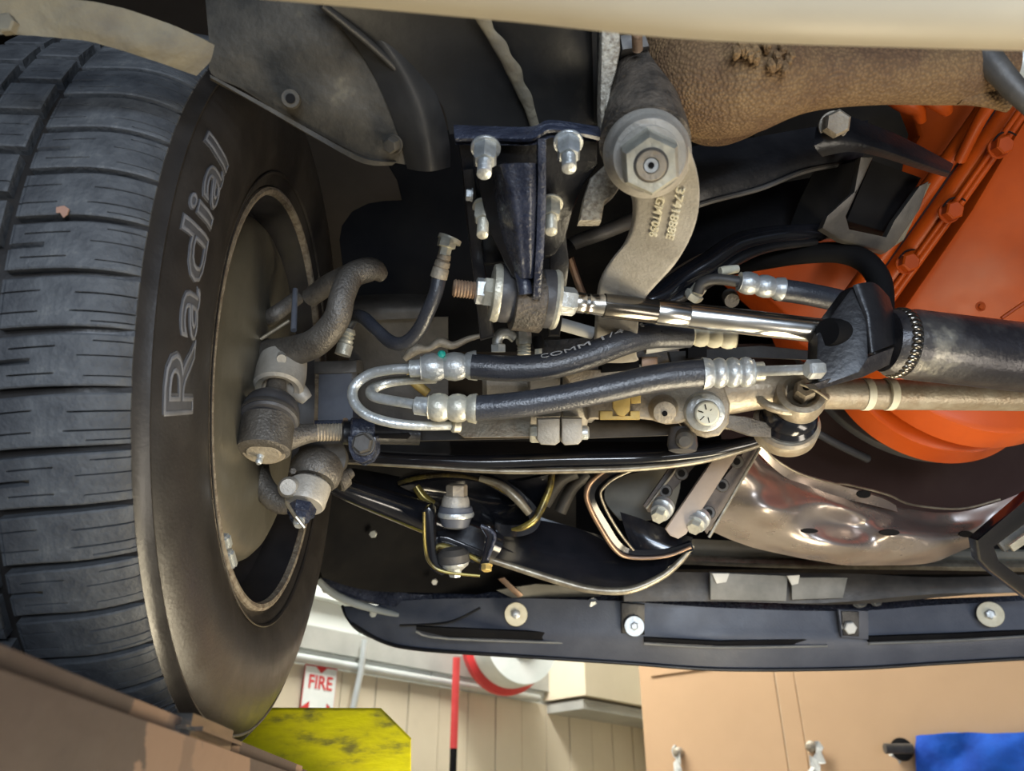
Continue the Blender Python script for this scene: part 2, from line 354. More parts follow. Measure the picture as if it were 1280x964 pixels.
bb = [v.co.copy() for v in tm.vertices]; wdt = max(v.x for v in bb)
for v in tm.vertices:
    c = v.co.copy(); v.co = ce + sx*((c.x/wdt - .5)*1.5*sw) + sz*(c.y*1.15 + .10*sh) + nO*(.0065 + c.z)
link('lettering', tm, 'red', sg, smooth=False)
# hose reel, its red hose, the duct
rl = thing('hose_reel', 'round red and white hose reel on the wall behind the bumper', 'hose reel')
rc = onwall(640, 803, .34); ra = Vector((.55, -.835, 0)).normalized()
lathe('drum', rc + ra*.10, rc - ra*.06, [(0,.13),(.0,.235),(.25,.24),(1,.24)], 'white', rl, 48)
lathe('red_flange', rc - ra*.04, rc - ra*.10, [(0,.10),(0,.245),(.4,.27),(1,.27)], 'red', rl, 48)
lathe('hub', rc + ra*.14, rc + ra*.08, [(0,.07),(.3,.09),(1,.09)], 'girt', rl, 32)
lathe('wall_bracket', rc - ra*.10, rc - ra*.22, [(0,.05),(1,.06)], 'girt', rl, 16)
rh = thing('red_air_hose', 'thin red hose hanging straight down from the reel with a black end', 'hose')
h0 = P(574, 815, 3.7); h1 = P(567, 936, 3.62); h2 = P(566, 964, 3.6)
h0.x = h1.x; h0.y = h1.y; h2.x = h1.x; h2.y = h1.y
bar3('hose', [h0, h1], .017, 'hosered', rh); bar3('end_fitting', [h1, h2 - Vector((0,0,.1))], .016, 'matte', rh)
d0 = onwall(668, 832, .15); 
sD = (onwall(672, 850, .02) - K).dot(DL); dt = quadbox('wall_duct', K + DL*.03, DL, sD - .10, ZP + .0, ZP + .42, .34, 'wallc'); lab(dt, 'cream boxed duct between the hose reel and the cardboard panel', 'duct')
sh_ = quadbox('duct_shelf', K + DL*.03, DL, sD - .12, ZP - .07, ZP - .015, .30, 'girt'); lab(sh_, 'grey shelf edge below the cream boxed duct', 'shelf')
# cardboard panel, leaning in front of the right wall
cb = thing('cardboard_panel', 'large tan cardboard panel with fold lines filling the lower right background', 'cardboard')
cq = P(803, 870, 3.6); cq.z = 0
def cpt(s, z, off=0): return Vector((cq.x, cq.y, z)) + DR*s + Vector((-.643, -.766, 0))*off
zt = P(803, 828, 3.6).z
def cpanel(name, s0, s1, z0, z1, off, th, m='card', par=cb):
    bm = bmesh.new(); vs = [bm.verts.new(cpt(s, z, o)) for o in (off, off+th) for s, z in ((s0,z0),(s1,z0),(s1,z1),(s0,z1))]
    for f in ((0,1,2,3), (7,6,5,4), (0,1,5,4), (1,2,6,5), (2,3,7,6), (3,0,4,7)): bm.faces.new([vs[i] for i in f])
    return link(name, bm_mesh(bm, name), m, par, smooth=False)
cpanel('sheet', 0, .62, -.9, zt+.5, 0, .012); cpanel('sheet', .626, .70, -.9, zt+.5, 0, .011); cpanel('sheet', .706, 2.4, -.9, zt+.5, 0, .013)
cpanel('fold_flap', .06, .55, zt-.055, zt+.5, .012, .006)
for (px, py, nm) in ((851, 952, 'left'), (1019, 946, 'right')):
    t_ = thing('torn_paper_tab', 'small torn white paper tab on the cardboard, the %s one' % ('one nearer the corner' if nm == 'left' else 'one nearer the blue cloth'), 'paper tab', 'torn tabs on the cardboard')
    rr = P(px, py, 1); nr = Vector((-.643, -.766, 0)); c0 = rr * ((cq + nr*.03).dot(nr) / rr.dot(nr))
    for q in range(4):
        an = random.random()*6; cx = c0 + nr*(.004 + .006*q) + DR*random.uniform(-.025,.025) + Vector((0, 0, .03 - q*.03)); pts = []
        for k in range(8): rr_ = random.uniform(.014, .034); pts.append(cx + DR*math.cos(k*math.pi/4+an)*rr_*.8 + Vector((0,0,1))*math.sin(k*math.pi/4+an)*rr_*1.3 + nr*random.uniform(0,.012))
        bm = bmesh.new(); f_ = [bm.verts.new(p) for p in pts]; k_ = [bm.verts.new(p - nr*.003) for p in pts]; bm.faces.new(f_); bm.faces.new(k_[::-1])
        for k in range(8): bm.faces.new((f_[k], k_[k], k_[(k+1) % 8], f_[(k+1) % 8]))
        link('torn_paper', bm_mesh(bm, 'torn_paper'), 'plastic', t_, smooth=False)
    lathe('stud_hole', c0 + nr*.012 + Vector((-.012,0,.035)), c0 - nr*.02 + Vector((-.012,0,.035)), [(0,.008),(.3,.02),(1,.022)], 'castb', t_, 12)
def cdp(px, py, k=.03):
    nr = Vector((-.643, -.766, 0)); rr = P(px, py, 1); return (cq + nr*k).dot(nr) / rr.dot(nr)
def cl4(rows): return [[(a, b, cdp(a, b, .05 + .02*((i + j) % 2))) for i, (a, b, c) in enumerate(r)] for j, r in enumerate(rows)]
bc = loft('blue_cloth', cl4([[(1146,921,2.7),(1190,916,2.66),(1240,917,2.62),(1330,912,2.58)], [(1144,945,2.68),(1190,948,2.62),(1240,940,2.60),(1330,945,2.55)], [(1147,985,2.7),(1192,990,2.64),(1240,985,2.62),(1330,990,2.58)], [(1149,1040,2.7),(1190,1040,2.66),(1240,1040,2.62),(1330,1040,2.58)]]), 'cloth', th=.012, nu=10, nv=8, amp=.012, freq=12)
lab(bc, 'bright blue plush cloth hanging at the lower right corner', 'cloth')
cl = thing('spring_clamp', 'dark round clamp with white body at the left edge of the blue cloth', 'clamp')
dk = cdp(1127, 938, .05)
lp('round_head', (1127,936,dk), (1128,938,dk+.03), [(0,6),(.1,13),(1,13)], 'matte', cl, 24)
lp('cross_bar', (1106,936,dk-.03), (1140,936,dk-.03), [(0,6),(1,6)], 'dkgrey', cl, 12)
plate('white_body', [(1112,945),(1122,950),(1130,966),(1150,1000),(1152,940),(1140,938)], 'plastic', d=dk+.02, th=.01, parent=cl)

# ---------------- lift runway and wheel stop ----------------
rw = thing('lift_runway', 'brown worn steel lift runway under the tire at lower left', 'lift runway')
RX0, RZ = -.151, .0605
def xbox(name, x0, x1, y0, y1, z0, z1, m, parent, bev=.006):
    return box(name, ((x0+x1)/2, (y0+y1)/2, (z0+z1)/2), x1-x0, y1-y0, z1-z0, m, parent, bev)
xbox('side_beam', -.62, RX0, -.5, .70, RZ-.24, RZ-.004, 'runway', rw, .010)
xbox('side_beam', -.62, RX0-.003, .703, 1.30, RZ-.24, RZ-.008, 'runway', rw, .006)
xbox('edge_lining', -.60, RX0+.0012, .420, .498, RZ-.016, RZ-.002, 'darkchrome', rw, .006)
xbox('top_plate', -.60, RX0-.02, -.5, 1.28, RZ-.012, RZ-.001, 'runway', rw, .004)
ys = thing('wheel_stop', 'scratched yellow steel wheel stop plate with cut corners beyond the tire', 'wheel stop')
yz = lambda px, py, d: P(px, py, d)
YD = 1.12
plate('stop_plate', [(225,887),(475,888),(513,926),(513,1010),(225,1010)], 'yellow', tri=((225,887,YD),(513,887,YD),(225,1010,YD*.91)), th=.008, parent=ys, bev=.002)
plate('base_gusset', [(300,960),(480,960),(480,1005),(300,1005)], 'yellow', d=YD*.96, th=.05, parent=ys, bev=.002)

# ---------------- wheel ----------------
WC = Vector((-.2386, .7197, .3961)); PSI = .0407
wh = bpy.data.objects.new('road_tire', None); COL.objects.link(wh); wh.location = WC; wh.rotation_euler = (0, 0, PSI)
lab(wh, 'car front wheel with worn black tire standing on the brown lift runway', 'wheel')
def ring(name, prof, m, parent, seg=180, closed=False, rot=0):
    bm = bmesh.new(); rs = [[bm.verts.new((s, -r*math.cos(2*math.pi*k/seg), r*math.sin(2*math.pi*k/seg))) for s, r in prof] for k in range(seg)]
    n = len(prof)
    for k in range(seg):
        a, b = rs[k], rs[(k+1) % seg]
        for i in range(n - 1 + (1 if closed else 0)): bm.faces.new((a[i], a[(i+1) % n], b[(i+1) % n], b[i]))
    return link(name, bm_mesh(bm, name), m, parent, kind=None)
def rtop(s):
    s = -s if s < 0 else 0
    s = min(s, .212 - s)
    return .337 - .0012*max(0, (.10 - s)/.1) - .0165 * max(0, (1 - s/.052))**2.2
side = [(-.006,.2035),(.003,.209),(.008,.222),(.0125,.240),(.0145,.262),(.0135,.282),(.009,.298),(.004,.3075),(.0015,.3115),(.0022,.3125),(.0022,.3140),(.0005,.3150),(-.0015,.3165),(-.0035,.3180)]
tr = [(-.006 - .2*i/24, rtop(-.006 - .2*i/24) - (.0085 if 1 < i < 23 else .0060 if 0 < i < 24 else .002)) for i in range(25)]
outer = [(-.212 - s, r) for s, r in side[::-1]]
tire = ring('tire', side + tr + outer, 'rubber', wh, 200)
NB = 58; PITCHB = 2*math.pi/NB
def block_mesh(s0, s1, slits, gapfun, skew=0.):
    # slits: (v centre, sA, sB, half width m, depth m); v in -1..1 across the block
    ss = sorted(set([s0, s1, s0-.0012, s1+.0012] + [s0 + (s1-s0)*i/10 for i in range(11)] + [x for sl in slits for x in (sl[1], sl[2])]), reverse=True)
    hwm = .0165; vs = [-1, -.93, .93, 1]
    for c, a_, b_, hw, dp in slits: vs += [c - hw/hwm, c, c + hw/hwm]
    vs += [-.6, .6, 0.15, -.15]; vs = sorted(set(round(v, 4) for v in vs)); 
    bm = bmesh.new(); g = []
    for s in ss:
        row = []
        for v in vs:
            dpt = 0
            for c, a_, b_, hw, dp in slits:
                if abs(v - c) < 1e-3 and a_ - 1e-6 <= s <= b_ + 1e-6 and not (abs(s-a_) < 1e-6 and a_ > s1) and not (abs(s-b_) < 1e-6 and b_ < s0): dpt = dp
            r = rtop(s) - dpt
            if abs(v) > .99 or s >= s0 - 1e-6 or s <= s1 + 1e-6: r -= .0007
            ph = (v*gapfun(s) + skew*(s - s0)*abs(s - s0)*1.8)/.336
            row.append((s, r, ph))
        g.append(row)
    def mk(s, r, ph): return bm.verts.new((s, -r*math.cos(ph), r*math.sin(ph)))
    V = [[mk(*q) for q in row] for row in g]
    for j in range(len(V)-1):
        for i in range(len(vs)-1): bm.faces.new((V[j][i], V[j][i+1], V[j+1][i+1], V[j+1][i]))
    # skirt
    loop = [(0, i) for i in range(len(vs))] + [(j, len(vs)-1) for j in range(1, len(V))] + [(len(V)-1, i) for i in range(len(vs)-2, -1, -1)] + [(j, 0) for j in range(len(V)-2, 0, -1)]
    low = [mk(g[j][i][0], rtop(g[j][i][0]) - .0105, g[j][i][2]) for j, i in loop]
    for k in range(len(loop)):
        a_, b_ = loop[k], loop[(k+1) % len(loop)]
        bm.faces.new((V[a_[0]][a_[1]], V[b_[0]][b_[1]], low[(k+1) % len(loop)], low[k]))
    me = bm_mesh(bm, 'tread_block'); me.materials.append(M['tread'])
    for p in me.polygons: p.use_smooth = True
    try: me.set_sharp_from_angle(angle=R_(30))
    except Exception: pass
    return me
gf = lambda s: 0.0152 + .0008*min(1, max(0, (s + .080)/.05))
shA = block_mesh(-.0075, -.080, [(.52,-.073,-.046,.0006,.004), (-.52,-.073,-.046,.0006,.004), (0,-.081,-.060,.0021,.006), (.15,-.034,-.006,.0005,.0035), (-.62,-.030,-.006,.0005,.003), (.72,-.026,-.006,.0005,.003)], gf, .5)
shB = block_mesh(-.0075, -.0795, [(.42,-.081,-.058,.0006,.004), (-.42,-.081,-.058,.0006,.004), (.3,-.038,-.006,.0006,.004), (-.42,-.040,-.006,.0006,.004), (-.8,-.028,-.006,.0005,.003)], gf, .5)
g2 = lambda s: .0148
mdA = block_mesh(-.0885, -.118, [(.35,-.112,-.092,.0006,.004), (-.35,-.112,-.092,.0006,.004)], g2)
mdB = block_mesh(-.0905, -.118, [(.0,-.120,-.098,.0006,.004), (-.5,-.100,-.090,.0006,.004)], g2)
m3A = block_mesh(-.126, -.155, [(.3,-.150,-.130,.0006,.004)], g2)
for row, (A_, B_, ph0) in enumerate(((shA, shB, 0.), (mdA, mdB, .35), (m3A, m3A, .1))):
    for k in range(NB):
        o = bpy.data.objects.new('tread_block', A_ if k % 2 == 0 else B_); COL.objects.link(o); o.parent = tire; o.rotation_euler = (-(k + ph0)*PITCHB, 0, 0)
leaf = None
# shoulder ribs running round the tire just inside the blocks
# letters moulded on the sidewall
def sidewall_r(r):
    for (s0, r0), (s1, r1) in zip(side, side[1:]):
        if r0 <= r <= r1: return s0 + (s1 - s0)*(r - r0)/(r1 - r0)
    return .01
def wraptext(me, r0, ph0, ph1, hscale, lift):
    bm = bmesh.new(); bm.from_mesh(me)
    for _ in range(4):
        es = [e for e in bm.edges if e.calc_length() > .006]
        if not es: break
        bmesh.ops.subdivide_edges(bm, edges=es, cuts=1)
    bmesh.ops.triangulate(bm, faces=bm.faces); bm.to_mesh(me); bm.free()
    xs = [v.co.x for v in me.vertices]; x0, x1 = min(xs), max(xs)
    for v in me.vertices:
        c = v.co.copy(); r = r0 + c.y*hscale; ph = ph0 + (ph1 - ph0)*(c.x - x0)/(x1 - x0)
        v.co = (sidewall_r(r) + lift + c.z*.6, -r*math.cos(ph), r*math.sin(ph))
tmo = textmesh('Radial', .041, outline=.0007); wraptext(tmo, .275, R_(-31), R_(11), 1., .0008); link('letter_outlines', tmo, 'letter', tire)
tmf = textmesh('Radial', .041, ext=.0008, bold=.0010); wraptext(tmf, .275, R_(-30.8), R_(10.8), 1., .0); link('letter_faces', tmf, 'face', tire)
# moulded rings low on the sidewall
ring('moulded_ring', [(.0075,.2185),(.0092,.2195),(.0098,.2205),(.0092,.2215)], 'rubber', tire, 160)
rim = ring('rim', [(-.006,.2035),(.0005,.2050),(.0025,.2030),(.0018,.2000),(-.003,.1985),(-.010,.1978),(-.022,.1925),(-.034,.1915),(-.044,.1800),(-.060,.1760),(-.090,.1760),(-.115,.1800),(-.122,.155),(-.118,.10),(-.118,.05)], 'rim', wh, 140)
ring('rim_lip', [(-.002,.2075),(.0040,.2068),(.0056,.2040),(.0045,.2005),(-.001,.1990)], 'rimlip', rim, 160)
for ph in (-58, -62):
    bm = bmesh.new(); aR = R_(ph)
    bmesh.ops.create_cube(bm, size=1); bmesh.ops.scale(bm, vec=(.010, .008, .014 if ph == -58 else .02), verts=bm.verts); bmesh.ops.bevel(bm, geom=bm.edges[:], offset=.002, segments=2, affect='EDGES')
    o = link('balance_weight', bm_mesh(bm, 'balance_weight'), 'zinc', rim); aR = R_(-(64 if ph == -58 else 70)); o.location = (.004, -.2*math.cos(aR), .2*math.sin(aR)); o.rotation_euler = (-aR, 0, 0)
lf = plate('dry_leaf', [(70,259),(80,257),(86,261),(84,268),(79,272),(75,266),(70,266)], 'leaf', d=.5020, th=.001, bev=0); lab(lf, 'small pinkish dry leaf stuck to the upper tire tread', 'leaf')

# ---------------- steering knuckle with dust shield ----------------
kn = thing('steering_knuckle', 'grey forged steering knuckle and round dust shield inside the wheel', 'steering knuckle')
sc_ = WC + Vector((0, -.005, .008)); ax_ = Vector((math.cos(PSI), math.sin(PSI), 0))
lathe('dust_shield', sc_ + ax_*(-.010), sc_ - ax_*.062, [(0,.0),(0,.135),(.015,.146),(.06,.156),(.14,.164),(.26,.170),(.4,.173),(.6,.174),(1,.166)], 'shield', kn, 90)
tube('spindle_arm', [(322,445,.82,20),(360,440,.80,19),(395,428,.78,18),(420,400,.77,17),(428,370,.77,16),(440,345,.78,16),(465,337,.79,15),(478,345,.80,9)], 'castd', kn, 20)
tube('rib_arm', [(388,372,.84,12),(412,355,.82,13),(440,340,.80,12)], 'castd', kn, 14)
tube('brace', [(332,400,.84,11),(345,392,.82,10),(372,372,.84,9)], 'castd', kn, 14)
lp('pin', (326,424,.80), (362,401,.80), [(0,2.4),(1,2.4)], 'sleeve', kn, 10)
lp('guide_pin', (367,413,.79), (369,362,.82), [(0,4),(1,3.5)], 'bluegrey', kn, 12)
lp('steering_boss', (347,487,.785), (355,448,.81), [(.3,17),(.05,20),(0,27),(.06,31),(.5,32),(.9,30),(1,25)], 'cast', kn, 40)
lp('boss_lug', (352,449,.775), (352,438,.80), [(0,6),(1,5)], 'cast', kn, 12)
tube('lower_lug', [(362,480,.81,13),(376,492,.80,11),(384,500,.80,8)], 'cast', kn, 14)
tube('lower_arm', [(325,560,.83,11),(324,590,.82,13),(332,612,.815,14),(350,628,.81,15),(375,622,.81,16)], 'castd', kn, 18)
lp('ball_joint_eye', (389,604,.80), (380,632,.784), [(0,22),(.12,26),(.9,25),(1,23)], 'cast', kn, 36)
lp('eye_button', (360,609,.77), (366,612,.80), [(0,10),(.2,14),(1,14)], 'cast', kn, 24)

# ---------------- tie rod end, clamp and sleeve ----------------
te = thing('tie_rod_end', 'dark forged tie rod end with grease fitting beside the wheel', 'tie rod end')
lp('socket', (329,566,.742), (335,526,.758), [(0,24),(.0,29),(.06,33),(.5,34),(1,34)], 'castd', te, 44)
lp('socket_cap', (328.6,569,.740), (330,562,.744), [(0,5),(.1,20),(.5,22),(.5,26),(1,30)], 'castb', te, 40)
lp('boot', (335,529,.752), (342,499,.775), [(0,34),(.06,36.5),(.28,37),(.32,35),(.42,36.5),(.7,33),(.92,25),(1,15)], 'boot', te, 44)
lp('boot_ring', (335,526,.754), (336,522,.757), [(0,37.5),(.5,38.3),(1,37.5)], 'dkgrey', te, 44)
lp('ball_stud', (342,502,.775), (346,478,.79), [(0,14),(1,12)], 'castd', te, 18)
lp('grease_fitting', (323,580,.735), (327,564,.745), [(0,2.5),(.1,4.2),(.3,4.5),(.4,3),(.55,4.8),(.8,5),(.82,6),(1,6)], 'zinc', te, 14)
tube('shank', [(345,548,.762,24),(362,546,.765,17),(378,543,.77,13.5),(396,541,.775,11)], 'castd', te, 20)
o = lp('thread', (390,541,.774), (436,540,.783), thread_prof(11.5, 12, .10), 'castb', te, 24)
sl = thing('tie_rod_sleeve', 'black clamped adjusting sleeve joining the tie rod end to the linkage', 'tie rod sleeve')
lp('sleeve_tube', (427,541,.782), (524,544,.80), [(0,13),(.02,15),(.1,15),(.12,13.5),(1,13)], 'black', sl, 28)
plate('slot', [(468,543),(510,541),(513,545),(509,549),(468,548)], 'matte', tri=((468,543,.776),(513,545,.784),(470,549,.775)), th=.004, parent=sl)
lp('clamp_band', (437,542,.780), (467,543,.786), [(0,18),(.06,20),(.94,20),(1,18)], 'blueblk', sl, 32)
plate('clamp_ear', [(434,545),(470,546),(470,562),(464,575),(452,580),(441,575),(435,562)], 'blueblk', d=.757, th=.018, parent=sl, bev=.003)
plate('clamp_ear', [(437,549),(474,550),(474,566),(467,578),(455,583),(444,578),(438,566)], 'blueblk', d=.780, th=.006, parent=sl, bev=.002)
bolt(452,554,.744,13, 'clamp_bolt', 'dkgrey', sl, axis=(0,.9,.35), washer=1.15, phase=.2)
bolt(432,524,.785,3.5, 'pinch_screw', 'rustthread', sl, axis=(0,-.2,-1), washer=0)

# ---------------- lower ball joint ----------------
bj = thing('lower_ball_joint', 'dark round ball joint with castle nut and cotter pin below the tie rod end', 'ball joint')
lp('housing', (400,574,.828), (391,603,.81), [(0,26),(.3,32),(.8,31),(1,26)], 'castd', bj, 36)
lp('housing_cap', (412,575,.86), (402,572,.83), [(0,24),(1,30)], 'dkgrey', bj, 36)
for px, py in ((366,589),(392,597)): bolt(px,py,.785,4.5,'rivet','castd',bj,washer=0)
lp('castle_nut', (374,651,.765), (378,634,.775), [(0,8),(0,12),(.35,13),(.4,17),(1,18)], 'blueblk', bj, 6, .3)
lp('threaded_stud', (373,658,.760), (375,645,.768), [(0,5),(.2,7),(1,7)], 'zinc', bj, 14)
tube('cotter_pin', [(358,628,.762,2.4),(364,638,.757,2.4),(372,650,.752,2.4)], 'sleeve', bj, 8, 2)
tube('cotter_pin_end', [(370,646,.752,2.6),(381,660,.751,2.6)], 'sleeve', bj, 8, 2)
lp('rod_end', (440,590,.86), (420,603,.85), [(0,6),(.3,8),(.4,13),(.9,15),(1,12)], 'castd', bj, 20)
# ---------------- frame, apron, fender lip ----------------
fr = thing('frame_rail', 'black painted frame rail with scuffs above the bolted bracket', 'frame rail')
loft('rail_web', [[(372,-40,.50),(470,-40,.50),(600,-40,.50),(700,-40,.50),(745,-40,.51)], [(400,5,.52),(480,5,.53),(600,0,.53),(700,10,.53),(748,20,.54)], [(470,60,.56),(520,60,.56),(600,60,.56),(700,70,.56),(749,80,.57)], [(545,120,.59),(565,120,.59),(620,120,.59),(700,120,.59),(750,120,.60)], [(562,168,.61),(580,166,.61),(630,162,.61),(700,160,.61),(749,155,.62)]], 'frame', fr, .004)
loft('rail_side', [[(742,-40,.505),(752,-40,.54),(758,-40,.62)], [(746,60,.55),(753,60,.59),(757,60,.66)], [(747,155,.61),(753,150,.64),(756,148,.70)]], 'frame', fr, .003)
tube('weld_seam', [(590,5,.520,6),(604,24,.532,9),(612,40,.540,7),(624,56,.548,9.5),(632,72,.556,8),(642,88,.566,10),(648,105,.575,7.5),(656,120,.584,8.5),(662,136,.592,6.5),(668,156,.602,6)], 'olive', fr, 12, flat=.45)
tube('rail_edge', [(402,6,.52,5),(470,62,.555,5),(520,115,.585,5),(548,165,.605,5)], 'frame', fr, 10)
ap = thing('frame_horn', 'dusty dark frame horn with a bolt hole above the tire', 'frame horn')
loft('horn_face', [[(255,-20,.575),(320,-20,.565),(370,-10,.56),(415,0,.555)], [(262,60,.578),(330,50,.57),(400,50,.565),(450,60,.568)], [(264,92,.585),(345,95,.58),(420,100,.578),(485,130,.585)], [(300,110,.588),(370,130,.588),(440,145,.588),(505,175,.60)], [(335,132,.594),(395,165,.60),(455,195,.606),(508,206,.612)]], 'dusty', ap, .004, nu=5)
loft('horn_lip', [[(262,93,.575),(338,134,.588),(400,169,.598),(455,198,.603),(495,203,.608)], [(263,97,.575),(335,138,.588),(397,174,.598),(453,204,.605),(490,207,.61)]], 'dusty', ap, .004)
lp('rivet_hole', (363,123,.57), (366,125,.60), [(0,7),(0,11),(.3,12),(1,12)], 'dusty', ap, 24)
lp('hole_core', (363,123,.569), (363,123,.60), [(0,6),(1,6)], 'matte', ap, 16)
bolt(486,183,.59,10,'horn_bolt','dusty',ap,axis=(.3,.5,.8),washer=1.2,h=.008)
ch = thing('curved_channel', 'smooth grey ribbed channel curving down beside the bolted bracket', 'channel')
loft('channel_face', [[(395,-5,.545),(415,0,.540),(435,0,.538),(462,0,.548)], [(428,35,.556),(448,35,.551),(468,38,.550),(492,38,.560)], [(462,85,.572),(482,84,.568),(502,84,.566),(528,84,.578)], [(488,140,.586),(508,138,.582),(528,136,.582),(552,136,.594)], [(503,185,.602),(520,186,.597),(538,186,.597),(562,180,.608)], [(509,211,.612),(525,214,.607),(541,214,.607),(563,209,.615)]], 'frame', ch, .004, nu=6)
fl = thing('fender_lip', 'dusty olive fender lip strip with a torn end over the tire', 'fender lip')
loft('lip_strip', [[(-60,-6,.46),(30,-4,.47),(120,3,.48),(200,25,.50),(268,56,.52)], [(-60,14,.465),(30,18,.475),(115,35,.485),(190,55,.50),(262,76,.525)], [(-60,42,.47),(30,44,.48),(110,52,.49),(180,72,.505),(246,95,.53)]], 'olive', fl, .006, nu=7, amp=.002, freq=60)
bolt(4,27,.455,13,'lip_bolt','olive',fl,washer=0,h=.006)
fa = thing('fender_apron', 'dim brown inner fender panel behind the wheel', 'fender panel')
loft('apron_panel', [[(-200,-60,.95),(200,-60,1.0),(400,-60,1.05),(700,-60,1.1)], [(250,150,1.15),(380,150,1.2),(500,180,1.25),(700,180,1.25)], [(330,350,1.3),(400,350,1.32),(470,350,1.34),(700,350,1.34)], [(350,500,1.3),(400,520,1.32),(470,520,1.34),(700,520,1.34)]], 'brownpl', fa, .003)
sp = thing('splash_liner', 'smooth black splash liner between the tire and the bumper', 'splash liner')
loft('liner_sheet', [[(385,500,1.25),(480,500,1.3),(560,500,1.32),(720,520,1.36)], [(392,620,1.22),(470,620,1.3),(560,620,1.34),(720,640,1.38)], [(398,700,1.24),(460,700,1.33),(560,700,1.38),(720,700,1.42)], [(403,722,1.30),(460,738,1.38),(560,742,1.42),(720,748,1.46)]], 'matte', sp, .003)
for px, py in ((466,668),): bolt(px,py,1.29,5,'clip','zinc',sp,washer=0)
bolt(543,728,1.36,4,'white_clip','plastic',sp,washer=0)
# dark engine bay shell so that gaps between parts look into the closed car body
sb = thing('engine_bay', 'black underside of the car body closing off the engine bay behind the parts', 'car body')
xbox('bay_roof', -1.0, 1.9, -.05, 1.75, 1.02, 1.05, 'matte', sb, 0)
xbox('bay_side', -.98, -.94, -.05, 1.75, .30, 1.02, 'matte', sb, 0)
xbox('bay_side', 1.6, 1.64, -.05, 1.75, .30, 1.02, 'matte', sb, 0)
xbox('floor_pan', -1.0, 1.9, -3.0, -.08, .50, .54, 'matte', sb, 0)
xbox('firewall', -1.0, 1.9, -.12, -.08, .50, 1.02, 'matte', sb, 0)
xbox('radiator_wall', -.30, 1.6, 1.44, 1.47, .44, 1.02, 'matte', sb, 0)
xbox('nose_panel', -1.0, 1.6, 1.72, 1.75, .50, 1.02, 'matte', sb, 0)
spt = thing('spring_tower', 'black spring tower deep behind the bolted bracket', 'spring tower')
plate('tower_wall', [(424,300),(427,282),(440,264),(460,254),(480,251),(502,250),(496,225),(484,205),(478,170),(700,150),(700,440),(440,440),(430,350)], 'matte', tri=((430,262,.99),(640,250,.96),(440,440,1.0)), th=.01, parent=spt)
loft('shelf', [[(430,372,.93),(470,368,.92),(530,368,.92),(545,372,.92)], [(430,386,.91),(470,383,.90),(530,381,.90),(545,384,.90)], [(430,404,.905),(470,400,.90),(530,398,.90),(540,398,.90)]], 'dkgrey', spt, .004)
loft('tower_skirt', [[(436,402,.92),(480,398,.92),(560,396,.92)], [(436,470,.95),(480,470,.94),(560,470,.94)], [(432,545,.96),(480,545,.95),(560,545,.95)]], 'dkgrey', spt, .004)
bb_ = thing('bump_stop_bracket', 'blue-grey square bracket standing behind the steering arm', 'bracket')
plate('bracket_block', [(398,460),(440,458),(442,538),(396,538)], 'bluegrey', tri=((398,460,.90),(440,458,.90),(396,538,.87)), th=.03, parent=bb_, bev=.003)
plate('bracket_cap', [(392,452),(446,450),(446,466),(392,468)], 'dkgrey', tri=((398,460,.895),(440,458,.895),(396,538,.87)), th=.04, parent=bb_, bev=.003)
plate('bracket_foot', [(392,526),(470,524),(470,545),(392,545)], 'blueblk', tri=((398,460,.89),(440,458,.89),(396,538,.86)), th=.04, parent=bb_, bev=.003)

# brake hose
bh = thing('brake_hose', 'thin black brake hose looping down from a fitting at the frame', 'brake hose')
tube('hose', [(549,345,.745,9.5),(545,365,.745,9),(535,390,.75,9),(524,412,.76,9),(508,428,.77,9),(490,428,.78,8.5),(470,412,.80,8.5),(455,398,.82,8.5),(443,396,.84,8),(434,410,.86,7)], 'hose', bh, 14)
lp('hose_collar', (556,318,.74), (548,348,.745), [(0,8),(.2,9),(.22,7),(.3,9.5),(.5,10),(.52,8.5),(.6,10.5),(.98,11),(1,9)], 'castb', bh, 20)
lp('collar_nut', (560,298,.74), (555,320,.74), [(0,10),(.1,12),(.5,12),(.55,8),(1,8)], 'zincy', bh, 6)
lp('frame_washer', (563,297,.745), (561,302,.745), [(0,15),(1,15)], 'zincy', bh, 24)
lp('end_fitting', (437,412,.855), (428,444,.85), [(0,7),(.15,9),(.2,6.5),(.3,9),(.35,6.5),(.45,9),(.55,8),(.6,10),(1,10)], 'zincy', bh, 18)

# ---------------- bolted damper bracket ----------------
bk = thing('damper_bracket', 'thick black welded bracket bolted with four studs under the frame rail', 'bracket')
loft('top_flange', [[(567,156,.585),(620,158,.583),(665,158,.58),(685,150,.58),(715,153,.58),(751,159,.585)], [(568,170,.572),(620,170,.570),(665,170,.568),(686,160,.567),(715,163,.568),(751,168,.575)], [(570,177,.574),(620,176,.572),(663,177,.570),(686,166,.569),(715,168,.57),(750,176,.577)]], 'blueblk', bk, .008, nu=4, nv=3)
plate('back_plate', [(572,172),(748,166),(747,205),(728,232),(716,262),(706,300),(694,320),(612,330),(590,330),(581,262),(578,215)], 'black', tri=((572,172,.582),(748,166,.585),(590,330,.645)), th=.008, parent=bk, bev=.002)
plate('long_leg', [(578,212),(592,210),(604,320),(618,420),(600,425),(590,330)], 'black', tri=((572,172,.575),(748,166,.578),(590,330,.635)), th=.012, parent=bk, bev=.002)
plate('long_leg', [(688,290),(705,270),(712,330),(700,420),(686,420)], 'black', tri=((572,172,.585),(748,166,.588),(590,330,.645)), th=.010, parent=bk, bev=.002)
